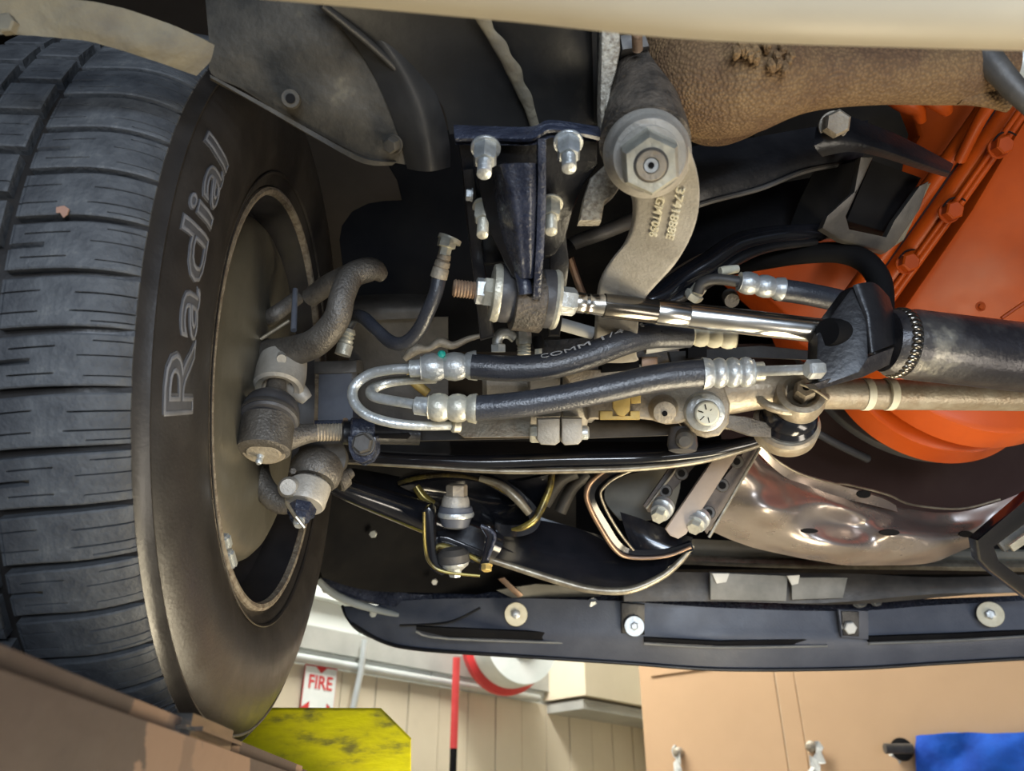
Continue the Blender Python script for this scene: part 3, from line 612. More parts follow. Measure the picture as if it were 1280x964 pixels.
# box wedge that narrows towards the damper eye
loft('wedge', [[(612,210,.580),(624,206,.552),(645,204,.548),(668,204,.548),(674,205,.575)], [(616,250,.590),(636,250,.560),(650,250,.556),(668,250,.557),(674,250,.585)], [(622,300,.605),(644,300,.575),(654,300,.571),(667,300,.572),(673,300,.60)], [(636,345,.62),(650,348,.595),(657,348,.592),(666,348,.592),(672,345,.612)]], 'blueblk', bk, .004, nu=5, nv=4)
plate('wedge_side', [(596,222),(620,205),(640,240),(660,330),(652,350),(640,345),(612,290)], 'black', tri=((620,205,.572),(652,350,.60),(596,222,.585)), th=.005, parent=bk, bev=.001)
tube('wedge_edge', [(626,208,.552,2.2),(640,255,.562,2.2),(652,305,.577,2.4),(659,345,.595,3)], 'black', bk, 8)
plate('spine_rib', [(672,172),(683,172),(683,260),(680,320),(676,372),(666,372),(670,300),(672,230)], 'blueblk', tri=((672,172,.540),(683,172,.540),(672,370,.592)), th=.030, parent=bk, bev=.002)
tube('eye_weld', [(650,340,.602,8),(655,354,.598,9),(657,368,.598,9)], 'blueblk', bk, 12)
lp('damper_eye', (640,374,.628), (678,378,.632), [(0,37),(.04,39),(.96,39),(1,37)], 'greasy', bk, 40)
for (px, py, d, r, st) in ((606,203,.548,16,24),(711,196,.548,16,24),(604,276,.598,12.5,27),(689,272,.598,13,27)):
    bolt(px,py,d,r,'stud_nut','zinc' if py < 210 else 'zincy',bk,axis=(.02,.12,.99),stud=st,washer=1.2,phase=.5,h=.014)
bolt(582,243,.60,8,'side_bolt','zinc',bk,axis=(1,.1,0),washer=1.1,phase=.5)

# ---------------- damper / power cylinder ----------------
cy = thing('power_cylinder', 'power steering ram with chrome rod and worn black cylinder running to the right edge', 'steering ram')
A0 = (567,360,.622); A1 = (1045,416,.665)
def ax(px): 
    t = (px - 567) / (1045 - 567); py = 360 + (416-360)*t; d = 1/((1-t)/.622 + t/.665); return (px, py, d)
def ax2(px):
    t = (px - 1045) / 235; py = 420 + 27*t; d = 1/((1-t)/.668 + t/.69); return (px, py, d)
lp('threaded_end', ax(566), ax(600), thread_prof(11.5, 9, .13), 'rustthread', cy, 22)
lp('jam_nut', ax(594), ax(606), [(0,14),(.15,17),(1,17)], 'zinc', cy, 6, .4)
lp('end_nut', ax(603), ax(622), [(0,17),(.12,19.5),(1,19.5)], 'zincy', cy, 6, .1)
lp('cup_washer', ax(614), ax(624), [(0,30),(.1,35),(.7,37),(1,36)], 'zincy', cy, 44)
lp('rubber_grommet', ax(623), ax(645), [(0,35),(.3,36),(.8,35),(1,32)], 'boot', cy, 40)
lp('rubber_grommet', ax(672), ax(692), [(0,32),(.2,36),(.7,37),(1,36)], 'boot', cy, 40)
lp('cup_washer', ax(689), ax(697), [(0,36),(.5,38),(1,36)], 'zincy', cy, 44)
lp('hex_shoulder', ax(695), ax(720), [(0,18),(.85,18),(1,15)], 'zinc', cy, 6, .5)
lp('rod_tip', ax(716), ax(762), [(0,11.5),(.05,13),(.3,13.2),(.34,12),(.42,13.4),(.48,12.2),(.6,13.2),(.75,13.8),(1,13.8)], 'chrome', cy, 32)
lp('dark_sleeve', ax(754), ax(823), [(0,14.8),(.01,15.4),(.97,15.4),(1,14.5)], 'darkchrome', cy, 32)
lp('rod', ax(820), ax(1052), [(0,15.6),(.004,16),(.16,16),(.165,15.4),(.17,16),(1,16)], 'chrome', cy, 40)
# hexagonal collar block with a bored face
bmh = [(1017,420),(1068,356),(1090,352),(1108,362),(1116,398),(1109,432),(1096,452),(1032,480),(1022,474)]
plate('collar_face', [(1022,418),(1063,362),(1074,356),(1084,404),(1086,448),(1074,466),(1030,482),(1020,474)], 'black', tri=((1022,418,.645),(1074,357,.650),(1030,482,.632)), th=.02, parent=cy, bev=.002)
plate('lit_lower_flat', [(1086,446),(1118,434),(1112,456),(1078,472),(1024,487),(1018,480),(1070,462)], 'cyl', tri=((1024,484,.630),(1118,434,.650),(1112,456,.655)), th=.02, parent=cy, bev=.001)  # paler than the black face, light from below put into its colour
loft('collar_side', [[(1066,357,.648),(1076,354,.648),(1094,354,.655),(1112,372,.672)], [(1080,395,.642),(1088,394,.640),(1105,392,.647),(1120,400,.665)], [(1086,442,.637),(1092,440,.635),(1108,434,.643),(1119,430,.660)]], 'black', cy, .008, nu=4, nv=1)
lp('bore_seal', (1034,415,.640), (1060,418,.655), [(0,17),(.1,18),(1,18)], 'matte', cy, 32)
lp('weld_bead', ax2(1106), ax2(1140), [(0,38),(.2,41),(.4,42),(.6,42),(.8,43),(1,42)], 'cyl', cy, 48)
for k in range(34):
    an = k*2*math.pi/34; c0 = P(*ax2(1122)); d_ = (P(*ax2(1200)) - c0).normalized(); e_ = (Vector((0,0,1)) - d_*d_.z).normalized(); g_ = d_.cross(e_)
    q = c0 + (e_*math.cos(an) + g_*math.sin(an))*.0263; bm = bmesh.new(); bmesh.ops.create_icosphere(bm, subdivisions=2, radius=.0036)
    for v_ in bm.verts: v_.co = q + v_.co + d_*(v_.co.dot(d_)*.6)
    link('weld_ripple', bm_mesh(bm, 'weld_ripple'), 'darkchrome', cy, smooth='full')
lp('cylinder_body', ax2(1128), ax2(1500), [(0,43),(.03,44.5),(1,44.5)], 'cyl', cy, 64)

# ---------------- pitman arm, nut, steering box ----------------
pa = thing('steering_lever', 'curved grey forged steering arm stamped with part numbers', 'steering arm')
tri_p = ((812,195,.520),(860,230,.525),(775,400,.675))
arm = [(846,160),(862,182),(873,215),(876,245),(872,275),(862,302),(845,330),(825,352),(808,372),(800,395),(796,440),(795,452),(745,452),(744,440),(746,400),(748,370),(753,345),(766,322),(782,302),(791,282),(795,258),(792,235),(775,210),(766,180),(790,150)]
plate('arm_body', arm, 'cast', tri=tri_p, th=.016, parent=pa, bev=.003, smooth=3, seg=3)
lp('boss_ring', (812,195,.500), (806,190,.56), [(0,40),(.0,45),(.08,49),(.2,51),(.24,55),(.6,58),(1,59)], 'cast', pa, 56)
def armtext(body, px0, py0, px1, py1, hpx):
    me = textmesh(body, 1., ext=.02, bold=.012)
    x1 = max(v.co.x for v in me.vertices); a_ = onplane(px0, py0, tri_p); b_ = onplane(px1, py1, tri_p); r = (b_ - a_) / x1
    nrm = (onplane(860,230,tri_p) - onplane(812,195,tri_p)).cross(onplane(775,400,tri_p) - onplane(812,195,tri_p)).normalized()
    if nrm.dot(VIEW) > 0: nrm = -nrm
    up = nrm.cross(r).normalized() * (hpx * .56 / F) / .7
    for v in me.vertices:
        c = v.co.copy(); v.co = a_ + r*c.x + up*c.y + nrm*(.0007 + c.z*.05)
    link('stamped_number', me, 'pale', pa, smooth=False)
armtext('3741888E', 847,231,833,296, 10); armtext('GMT056', 822,243,812,293, 10)
pn = thing('pitman_nut', 'large bright hex nut with flange washer on the steering arm', 'nut')
lp('flange_washer', (811,199,.500), (810,197,.512), [(0,40),(.4,42),(1,42)], 'cast', pn, 48)
lathe('hex_nut', P(814,207,.482), P(811,199,.502), [(0,.0162),(.16,.0186),(1,.0192)], 'zincy', pn, 6, .0)
lathe('nut_bore', P(814,207,.4814), P(811,199,.50), [(0,.0098),(.05,.0108),(1,.0108)], 'dkgrey', pn, 32)
lathe('threaded_shaft', P(814,207,.4800), P(811,199,.52), [(.05,.0045),(0,.0048),(0,.0086),(.06,.0094),(1,.0094)], 'castb', pn, 32)
lathe('shaft_centre', P(814,207,.4796), P(811,199,.52), [(.1,.0016),(0,.0020),(0,.0042),(1,.0042)], 'zinc', pn, 20)
lathe('shaft_hole', P(814,206,.4794), P(811,199,.50), [(0,.0016),(1,.0016)], 'matte', pn, 12)
sx_ = thing('steering_box', 'rough greasy cast steering box housing above the steering arm', 'steering box')
lp('sector_housing', (806,180,.548), (800,40,.62), [(0,57),(.1,55),(.3,47),(.55,38),(.8,33),(.84,37),(1,37)], 'greasy', sx_, 48)
plate('cast_rib', [(752,20),(775,20),(776,60),(770,90),(764,110),(760,150),(752,172),(750,130),(751,80)], 'rough', tri=((742,20,.535),(772,20,.535),(740,240,.60)), th=.02, parent=sx_, bev=.003)
plate('cast_foot', [(738,222),(766,196),(782,222),(770,240),(756,252),(752,276),(724,276),(730,246)], 'rough', d=.60, th=.02, parent=sx_, bev=.003)
lp('adjuster_screw', (796,40,.545), (797,62,.56), thread_prof(7, 6), 'rustthread', sx_, 14)
plate('cover_ear', [(775,44),(806,40),(812,58),(778,62)], 'dkgrey', d=.565, th=.02, parent=sx_)
ln = thing('fuel_line', 'dark flat-ended tube crossing behind the steering arm', 'pipe')
tube('line', [(708,310,.70,8),(722,302,.70,9),(755,290,.70,9.5),(790,276,.71,9.5),(830,262,.73,9)], 'dkgrey', ln, 14)
lp('cut_end', (704,314,.699), (714,306,.70), [(0,8),(1,9)], 'matte', ln, 14)
tube('support_rod', [(712,322,.74,5),(722,352,.75,5),(734,382,.76,5)], 'copperish', ln, 8)

# ---------------- rusty exhaust ----------------
ex = thing('exhaust_pipe', 'large rusty brown pitted exhaust casting across the top right', 'exhaust')
tube('casting', [(835,60,.60,52),(865,100,.58,68),(905,112,.57,64),(960,100,.56,62),(1020,96,.56,44),(1100,92,.56,40),(1180,92,.57,40),(1245,88,.58,44)], 'rust', ex, 40, 8, flat=.8)
tube('flared_wall', [(850,120,.62,42),(890,150,.64,32),(930,150,.66,22),(975,130,.66,14)], 'rust', ex, 24, 8)
tube('lower_fillet', [(1200,118,.575,12),(1235,122,.575,12),(1262,132,.575,9)], 'rust', ex, 14)
tube('flange', [(1215,50,.565,20),(1245,85,.555,16),(1275,118,.55,14),(1300,140,.55,14)], 'dkgrey', ex, 16)
tube('grey_stub', [(1262,68,.60,18),(1290,90,.60,20)], 'pipe', ex, 16)
for k in range(14):
    px = 916 + random.random()*70; py = 50 + random.random()*30
    tube('slag', [(px,py,.525,3+random.random()*3),(px+random.uniform(-4,6),py+8,.523,4+random.random()*2),(px+random.uniform(-6,8),py+16,.527,2.5)], 'rust', ex, 8, 3, kind='stuff')
cbx = thing('lift_cross_tube', 'blurred cream painted lift tube across the very top', 'lift tube')
tube('tube_body', [(250,-76,.335,62),(420,-62,.335,63),(640,-42,.33,63),(900,-16,.325,62),(1280,-6,.32,64),(1500,0,.32,64)], 'cream', cbx, 48, 6)

# ---------------- engine ----------------
en = thing('engine_block', 'bright orange painted engine and oil pan at right', 'engine')
TRI_E = ((1280,300,.90),(1050,430,1.05),(1150,130,.86))
def on(px, py, dd=0.):
    M_ = Matrix(((TRI_E[0][0],TRI_E[0][1],1),(TRI_E[1][0],TRI_E[1][1],1),(TRI_E[2][0],TRI_E[2][1],1))); k = M_.inverted() @ Vector((1/TRI_E[0][2],1/TRI_E[1][2],1/TRI_E[2][2]))
    return 1/(k[0]*px+k[1]*py+k[2]) + dd
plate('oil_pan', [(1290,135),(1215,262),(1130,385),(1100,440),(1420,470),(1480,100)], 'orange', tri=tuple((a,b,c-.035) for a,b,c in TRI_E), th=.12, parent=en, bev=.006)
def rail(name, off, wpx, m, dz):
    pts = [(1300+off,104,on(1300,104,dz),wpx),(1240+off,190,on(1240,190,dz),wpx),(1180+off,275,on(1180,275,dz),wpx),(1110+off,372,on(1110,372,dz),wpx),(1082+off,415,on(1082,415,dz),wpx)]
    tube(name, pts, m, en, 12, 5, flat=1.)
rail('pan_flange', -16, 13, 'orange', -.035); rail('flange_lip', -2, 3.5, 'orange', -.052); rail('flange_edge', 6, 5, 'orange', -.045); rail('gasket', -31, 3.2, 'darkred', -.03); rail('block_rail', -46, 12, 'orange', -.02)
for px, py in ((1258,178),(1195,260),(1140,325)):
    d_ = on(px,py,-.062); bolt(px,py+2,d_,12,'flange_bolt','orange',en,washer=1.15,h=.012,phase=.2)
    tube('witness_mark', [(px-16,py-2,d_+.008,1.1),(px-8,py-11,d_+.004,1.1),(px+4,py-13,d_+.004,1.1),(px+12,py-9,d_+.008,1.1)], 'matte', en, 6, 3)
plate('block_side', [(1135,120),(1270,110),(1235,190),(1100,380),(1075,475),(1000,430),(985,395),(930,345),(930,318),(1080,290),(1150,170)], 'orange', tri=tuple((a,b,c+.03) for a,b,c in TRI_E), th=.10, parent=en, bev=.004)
plate('block_shadow_sheet', [(935,130),(1118,122),(1136,168),(1120,260),(960,260)], 'matte', tri=tuple((a,b,c-.005) for a,b,c in TRI_E), th=.02, parent=en)  # added black sheet standing in for the shade behind the mount arm
tube('casting_boss', [(1118,116,.80,16),(1134,128,.80,14),(1146,136,.805,10),(1152,150,.82,6)], 'orange', en, 16)
tube('casting_boss', [(1160,112,.79,18),(1175,126,.79,14),(1184,140,.80,7)], 'orange', en, 16)
tube('casting_rib', [(1250,112,.77,9),(1225,150,.79,8),(1200,200,.83,7)], 'orange', en, 12)
bolt(1228,383,.83,4,'pan_screw','orange',en,washer=1.6)
tube('pan_crease', [(1252,398,.80,2.5),(1272,384,.80,2.5),(1300,366,.80,2.5)], 'orange', en, 8)
# crankshaft damper and belt
PD = (1185,395,1.12)
hb = thing('crank_pulley', 'round bright orange crank pulley below the ram', 'pulley')
pc = P(*PD); ay = Vector((0, 1, .06)).normalized()
def wpr(px, py, d): return P(px, py, d)
def pulley(name, py, pcx, r, d0, L, prof, m, par):
    c = P(pcx, py, d0); lathe(name, c, c + ay*L, prof, m, par, 96)
# centre chosen so that the lower rims fall on the photographed arcs
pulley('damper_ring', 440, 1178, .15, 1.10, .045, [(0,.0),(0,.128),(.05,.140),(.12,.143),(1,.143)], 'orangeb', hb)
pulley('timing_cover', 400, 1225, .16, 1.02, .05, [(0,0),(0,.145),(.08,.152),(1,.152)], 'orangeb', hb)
bt = thing('fan_belt', 'pair of black fan belts hugging the orange pulley', 'belt')
for (rr_, dd_) in ((.170, 1.19),(.181, 1.20)):
    c = P(1160 if rr_ < .175 else 1148, 430, dd_); lathe('belt_loop', c, c + ay*.014, [(0,rr_-.008),(0,rr_-.001),(.1,rr_),(1,rr_),(1,rr_-.008)], 'belt', bt, 96)
tube('belt_run', [(1000,528,1.16,5),(1040,552,1.17,5),(1085,574,1.19,5)], 'belt', bt, 10)
fs = thing('fan_shroud', 'very dark maroon fan shroud below the orange pulley', 'shroud')
loft('shroud_wall', [[(880,430,1.30),(1050,430,1.30),(1200,430,1.30),(1400,430,1.3)], [(900,540,1.32),(1050,540,1.32),(1200,545,1.32),(1400,545,1.3)], [(930,640,1.33),(1050,640,1.33),(1200,650,1.33),(1400,640,1.32)]], 'darkred', fs, .004)

# engine mount
em = thing('engine_mount', 'dusty dark engine mount bracket with a bolt on its arm', 'engine mount')
loft('mount_arm', [[(1020,160,.70),(1042,140,.705),(1075,150,.72),(1130,172,.74),(1192,205,.77)], [(1018,182,.69),(1050,170,.69),(1095,180,.705),(1150,200,.73),(1188,215,.755)], [(1028,196,.70),(1060,190,.70),(1095,195,.715),(1150,212,.74),(1184,222,.762)]], 'black', em, .006, nu=5)
bolt(1048,153,.675,17,'mount_bolt','castb',em,washer=1.1,axis=(.15,.75,.6),phase=.2,h=.016)
plate('mount_side', [(1076,196),(1092,196),(1058,270),(1062,286),(1108,296),(1118,276),(1150,232),(1162,226),(1150,262),(1118,308),(1108,316),(1052,300),(1028,285),(1034,270),(1068,240)], 'dkgrey', tri=((1076,196,.73),(1160,228,.77),(1030,285,.76)), th=.012, parent=em, bev=.002)
plate('mount_pad', [(1090,200),(1152,222),(1112,292),(1058,276)], 'matte', tri=((1076,196,.755),(1160,228,.79),(1030,285,.785)), th=.02, parent=em)
plate('mount_tab', [(1148,236),(1164,228),(1130,300),(1112,312),(1106,300)], 'olive', tri=((1076,196,.74),(1160,228,.775),(1030,285,.77)), th=.006, parent=em, bev=.001)
loft('mount_frame_leg', [[(1020,210,.78),(1050,206,.77),(1075,200,.76)], [(1000,250,.80),(1035,250,.79),(1062,246,.78)], [(985,290,.82),(1020,292,.81),(1050,290,.80)]], 'matte', em, .01)

# crossmember behind the steering arm
xm = thing('crossmember', 'gloss black crossmember rising behind the grey steering arm', 'crossmember')
loft('upper_arm', [[(840,190,.74),(880,180,.745),(940,172,.76),(1010,160,.78),(1085,150,.80)], [(850,230,.72),(885,222,.725),(950,205,.74),(1020,188,.76),(1085,180,.78)], [(850,268,.73),(888,252,.73),(950,236,.745),(1020,214,.765),(1075,202,.785)]], 'black', xm, .006)
tube('upper_arm_lit_edge', [(850,266,.728,3.2),(888,252,.728,3.2),(950,236,.743,3.2),(1000,216,.755,3.2),(1040,207,.77,3.2),(1070,205,.785,3.2)], 'dkgrey', xm, 8)  # paler tube puts the lit lower edge of the arm into colour
loft('web', [[(800,270,.84),(880,255,.84),(960,232,.85),(1060,215,.86)], [(790,320,.83),(880,290,.83),(960,270,.84),(1060,250,.85)], [(790,372,.80),(870,320,.81),(940,300,.83),(1040,290,.85)]], 'black', xm, .006)
tube('lower_rail', [(770,384,.76,16),(815,376,.76,15),(850,352,.77,15),(885,330,.775,15),(920,306,.78,14),(960,296,.79,13),(1005,292,.80,12),(1050,290,.82,11)], 'gloss', xm, 20)
tube('rail_bead', [(800,392,.755,7),(850,372,.762,7),(890,350,.77,7),(920,326,.775,7),(960,310,.785,6),(1020,302,.80,5)], 'black', xm, 12)
ch2 = thing('coolant_hose', 'thick matte black hose looping beside the orange engine', 'hose')
tube('hose', [(905,334,.83,12),(950,326,.82,12),(1000,318,.81,12.5),(1048,316,.80,13),(1080,326,.79,14),(1098,348,.78,14.5),(1102,375,.77,15),(1100,405,.76,15)], 'matte', ch2, 18)
rp = thing('return_hose', 'black hose with grey crimped ferrule and bent steel tube behind the ram', 'hose')
tube('hose', [(970,362,.735,14),(1000,366,.735,14),(1040,374,.74,14),(1080,384,.75,14)], 'hose', rp, 18)
def ferrule(name, p0, p1, r, par, m='zincy', n=3, lipend=1):
    pr = [(0, r*.62),(0,r*.9)]
    for i in range(n):
        a_ = i/n*.78 + .02; w_ = .78/n
        pr += [(a_, r*.84),(a_+w_*.18, r*1.0),(a_+w_*.5, r*1.08),(a_+w_*.82, r*1.0),(a_+w_*.97, r*.86)]
    pr += [(.84, r*1.02),(.97, r*1.12),(1, r*1.12),(1, r*.9)]
    return lp(name, p0, p1, pr, m, par, 36)
ferrule('ferrule', (924,352,.73), (978,362,.733), 13.5, rp, 'zinc', 2)
tube('steel_tube', [(872,366,.745,7),(878,354,.742,7),(895,349,.738,7),(928,353,.733,7)], 'dkgrey', rp, 12)
lp('tube_nut', (864,374,.755), (876,358,.748), [(0,10),(.2,12),(.45,12),(.5,9),(1,9)], 'zincy', rp, 6)
lp('banjo_bolt', (915,376,.76), (912,370,.775), [(0,5),(.0,9),(.3,10),(1,10)], 'castd', rp, 20)
lp('line_clip', (900,339,.74), (922,336,.745), [(0,5),(.3,6),(1,5)], 'pale', rp, 14)
# ---------------- power steering hoses ----------------
h1 = thing('upper_pressure_hose', 'upper black rubber hose with white print, curving up behind the chrome rod', 'hose')
UP = [(590,458,.685,16),(640,461,.683,16.5),(690,457,.683,16.5),(735,445,.685,16.5),(780,428,.689,16.5),(815,420,.697,16),(862,420,.705,15)]
tube('hose', UP, 'hose', h1, 24, 8)
ferrule('ferrule', (526,460,.688), (596,457,.690), 17, h1, 'zinc', 2)
lp('ferrule_neck', (512,461,.690), (532,460,.689), [(0,9),(.05,11),(1,11)], 'zinc', h1, 24)
lp('teal_dot', (552,441,.680), (552,444,.684), [(0,2),(.4,5),(1,5)], 'teal', h1, 10)
ferrule('ferrule', (920,424,.703), (854,419,.704), 12.5, h1, 'pale', 3)
def ontube_marks(par, path, spec, m='mark'):
    for (px, py, dx, dy) in spec: tube('printed_mark', [(px,py,path,.8),(px+dx,py+dy,path,.8)], m, par, 6, 2)
me_ = textmesh('COMM 1/4 P/S', 1., ext=.01)
xs_ = max(v.co.x for v in me_.vertices)
qq = catmull([(676,448,.671),(705,442,.671),(740,430.5,.673),(780,415,.677),(806,408,.683)], 12); qv = [P(*q) for q in qq]
for v in me_.vertices:
    t = v.co.x/xs_*(len(qv)-1.001); i = int(t); p = qv[i].lerp(qv[i+1], t-i); tg = (qv[i+1]-qv[i]).normalized(); nrm = (-VIEW*.75 + CUP*.66); up = nrm.cross(tg); up = up if up.dot(CUP) > 0 else -up
    v.co = p + up*(v.co.y*.0062) + nrm*(v.co.z*.02 + .0002)
link('printed_text', me_, 'mark', h1, smooth=False)
h2 = thing('lower_pressure_hose', 'lower black rubber hose sloping from the U tubes to the silver three ring ferrule', 'hose')
tube('hose', [(588,511,.672,16),(640,507,.670,16.5),(700,498,.668,16.5),(760,486,.666,17),(820,473,.664,17.5),(884,466,.664,18)], 'hose', h2, 24, 8)
ferrule('ferrule', (536,509,.674), (596,511,.672), 17, h2, 'zincy', 2)
lp('ferrule_neck', (518,507,.678), (542,509,.675), [(0,9),(.08,11.5),(1,12)], 'zinc', h2, 24)
ferrule('ferrule', (942,465,.662), (878,467,.664), 18, h2, 'zinc', 3)
lp('ferrule_neck', (955,464,.662), (938,465,.662), [(0,9),(.05,12),(1,12)], 'zincy', h2, 24)
tube('steel_tube', [(948,464,.655,6.5),(980,463,.637,6.5),(1012,462,.625,6.5)], 'zinc', h2, 16)
lp('tube_nut', (1008,462,.618), (1029,461,.620), [(0,10),(.1,12.5),(.8,12.5),(1,9)], 'zinc', h2, 6, .4)
u1 = thing('outer_return_tube', 'outer bent grey steel U tube left of the hose ferrules', 'tube')
tube('bent_tube', [(516,461,.692,6.5),(490,462,.695,6.5),(462,468,.70,6.5),(443,483,.70,6.5),(442,501,.695,6.5),(456,517,.69,6.5),(482,527,.688,6.3),(520,532,.69,6),(572,532,.70,5.8)], 'zinc', u1, 16, 8)
lp('end_bead', (564,532,.697), (574,532,.70), [(0,7),(.2,9),(1,9)], 'zincy', u1, 16)
u2 = thing('inner_return_tube', 'inner bent grey steel U tube nested inside the outer one', 'tube')
tube('bent_tube', [(545,474,.715,5.5),(510,475,.72,6),(482,479,.722,6.5),(464,488,.715,6.8),(468,496,.702,6.6),(490,501,.69,6.4),(522,506,.68,6.2)], 'zinc', u2, 16, 8)

# ---------------- control valve and link ----------------
cv = thing('control_valve', 'cast steering control valve with split clamp and yellow tag behind the hoses', 'valve')
def vx(px, off=0., dz=0.): return (px, 506 - (px-640)*.018 + off, .80 + dz)
lp('valve_body', vx(604,-18,.02), vx(700,-18,.02), [(0,30),(.06,36),(.5,37),(1,37)], 'cast', cv, 40)
lp('valve_body', vx(702,-18,.02), vx(745,-14,.02), [(0,40),(.1,41),(.9,41),(1,36)], 'cast', cv, 40)
lp('body_collar', vx(660,-12,.01), vx(698,-12,.01), [(0,42),(.06,44),(.95,44),(1,43)], 'cast', cv, 40)
lp('body_collar', vx(701,-12,.01), vx(732,-12,.01), [(0,43),(.05,44),(.9,44),(1,41)], 'cast', cv, 40)
plate('pinch_lug', [(672,524),(700,523),(700,553),(694,557),(676,556),(671,550)], 'cast', d=.752, th=.03, parent=cv, bev=.003)
plate('pinch_lug', [(702,523),(728,523),(728,551),(723,556),(706,557),(702,553)], 'cast', d=.752, th=.03, parent=cv, bev=.003)
lp('pinch_bolt', (662,542,.765), (674,542,.765), [(0,10),(.2,12),(1,12)], 'zincy', cv, 6, .2)
lp('pinch_nut', (727,541,.765), (736,541,.765), [(0,9),(.8,9),(1,7)], 'zinc', cv, 20)
plate('valve_casting', [(728,470),(800,455),(880,462),(905,480),(914,505),(912,530),(900,545),(884,548),(868,540),(856,528),(848,530),(834,531),(820,526),(800,524),(735,525)], 'castb', tri=((728,470,.765),(905,480,.745),(800,525,.755)), th=.045, parent=cv, bev=.005, seg=3)
plate('casting_shelf', [(700,462),(800,462),(860,470),(800,482),(720,490)], 'castb', d=.735+.02, th=.04, parent=cv, bev=.003)
plate('black_cap', [(752,450),(798,447),(800,462),(752,466)], 'matte', d=.752, th=.03, parent=cv)
plate('copper_cap', [(802,446),(822,446),(822,458),(802,460)], 'copperish', d=.756, th=.02, parent=cv)
lp('plug_boss', (831,516,.735), (829,511,.752), [(0,10),(.05,14),(.5,16),(1,19)], 'castb', cv, 32)
lp('plug_hole', (831,517,.7335), (831,517,.75), [(0,3.5),(1,3.5)], 'matte', cv, 14)
plate('tag_band', [(766,496),(789,494),(787,514),(780,521),(772,519),(766,510)], 'gold', d=.738, th=.004, parent=cv, bev=.001)
plate('tag_foot', [(750,514),(766,514),(766,520),(788,520),(788,514),(800,514),(800,525),(750,525)], 'gold', d=.742, th=.012, parent=cv, bev=.001)
plate('tag_wing', [(789,497),(801,493),(801,504),(789,505)], 'gold', d=.741, th=.004, parent=cv, bev=.0005)
cbz = thing('pivot_bolt', 'shiny round bolt head with radial marks in a grey washer on the valve casting', 'bolt')
lp('washer', (882,516,.732), (880,514,.748), [(0,20),(.1,24),(1,26)], 'zinc', cbz, 40)
lp('bolt_head', (884,517,.715), (883,516,.734), [(0,12),(.06,15),(.3,16),(1,16.5)], 'zinc', cbz, 32)
lp('head_face', (884,517,.7142), (884,517,.718), [(0,13),(.4,15),(1,15)], 'pale', cbz, 32)
for k in range(6):
    a_ = k*math.pi/3 + .3; tube('radial_mark', [(884+5*math.cos(a_),517+5*math.sin(a_),.7138,.7),(884+12*math.cos(a_),517+12*math.sin(a_),.7138,.7)], 'matte', cbz, 6, 2)
vs_ = thing('valve_stud', 'small black rubber booted stud hanging under the valve casting', 'stud')
lp('boot', (853,566,.770), (853,535,.775), [(0,10),(.08,17),(.3,19),(.6,18),(1,15)], 'boot', vs_, 32)
lp('stud', (856,552,.748), (855,545,.765), [(0,7),(.2,11),(1,11)], 'dkgrey', vs_, 24)
rb = thing('relay_rod', 'long flat brown steel bar running behind the clamp and valve', 'steering bar')
plate('bar', [(462,536),(560,533),(664,531),(664,549),(560,551),(462,553)], 'dkgrey', tri=((462,536,.83),(664,531,.80),(462,553,.82)), th=.02, parent=rb, bev=.003)
plate('bar_block', [(572,508),(664,505),(664,547),(580,548),(572,542)], 'link', tri=((572,516,.79),(664,511,.785),(572,540,.78)), th=.025, parent=rb, bev=.003)
plate('bar', [(724,526),(860,526),(862,544),(724,549)], 'dkgrey', tri=((724,530,.81),(860,530,.80),(724,549,.80)), th=.02, parent=rb, bev=.003)
cl_ = thing('centre_link', 'tan steel drag link with two pale painted rings and a forged eye', 'steering link')
tube('link_neck', [(896,492,.775,30),(925,489,.772,27),(950,486,.77,26),(975,486,.77,27)], 'link', cl_, 32)
lp('link_eye', (1002,489,.742), (994,508,.768), [(.55,15),(.1,19),(0,23),(.04,30),(.4,33),(.8,31),(1,26)], 'link', cl_, 48)
tube('eye_flange', [(950,500,.752,5),(962,508,.745,6),(985,514,.742,6),(1008,512,.742,6),(1024,502,.747,6),(1034,494,.757,6)], 'link', cl_, 14)
lp('link_tube', (1020,492,.765), (1400,497,.80), [(0,20),(.03,19.5),(1,19)], 'link', cl_, 40)
for px, w2, sk in ((1077,9,0),(1106,9,0)):
    lp('paint_ring', (px,492.8,.7695), (px+w2,492.9,.7702), [(0,20.2),(.1,20.5),(.9,20.5),(1,20.2)], 'pale', cl_, 40)
lp('castle_nut', (1008,484,.733), (1004,492,.750), [(0,6),(0,12),(.3,14),(1,14)], 'castb', cl_, 6, .2)
lp('nut_hole', (1008,484,.7325), (1006,488,.745), [(0,4.5),(1,4.5)], 'matte', cl_, 14)
tube('cotter_pin', [(1000,480,.724,1.9),(1018,487,.721,1.9),(1035,499,.722,1.9)], 'sleeve', cl_, 8, 3)
tube('cotter_pin_leg', [(1018,482,.722,1.7),(1028,474,.726,1.7)], 'sleeve', cl_, 8, 2)
bs = thing('ball_stud_boot', 'black rubber ball stud boot with steel cap under the tan link eye', 'ball joint')
lp('rubber_boot', (990,508,.762), (983,532,.785), [(0,26),(.15,33),(.35,35),(.5,32),(.65,36),(.9,35),(1,30)], 'gloss', bs, 48)
lp('steel_cap', (984,526,.778), (978,546,.80), [(0,38),(.1,41),(.6,40),(.85,34),(1,24)], 'link', bs, 48)
plate('cap_arm', [(906,518),(935,521),(965,530),(965,548),(940,546),(906,534)], 'castd', d=.765, th=.018, parent=bs, bev=.003)
lp('arm_thread', (898,527,.772), (914,529,.772), thread_prof(9, 5), 'castb', bs, 20)
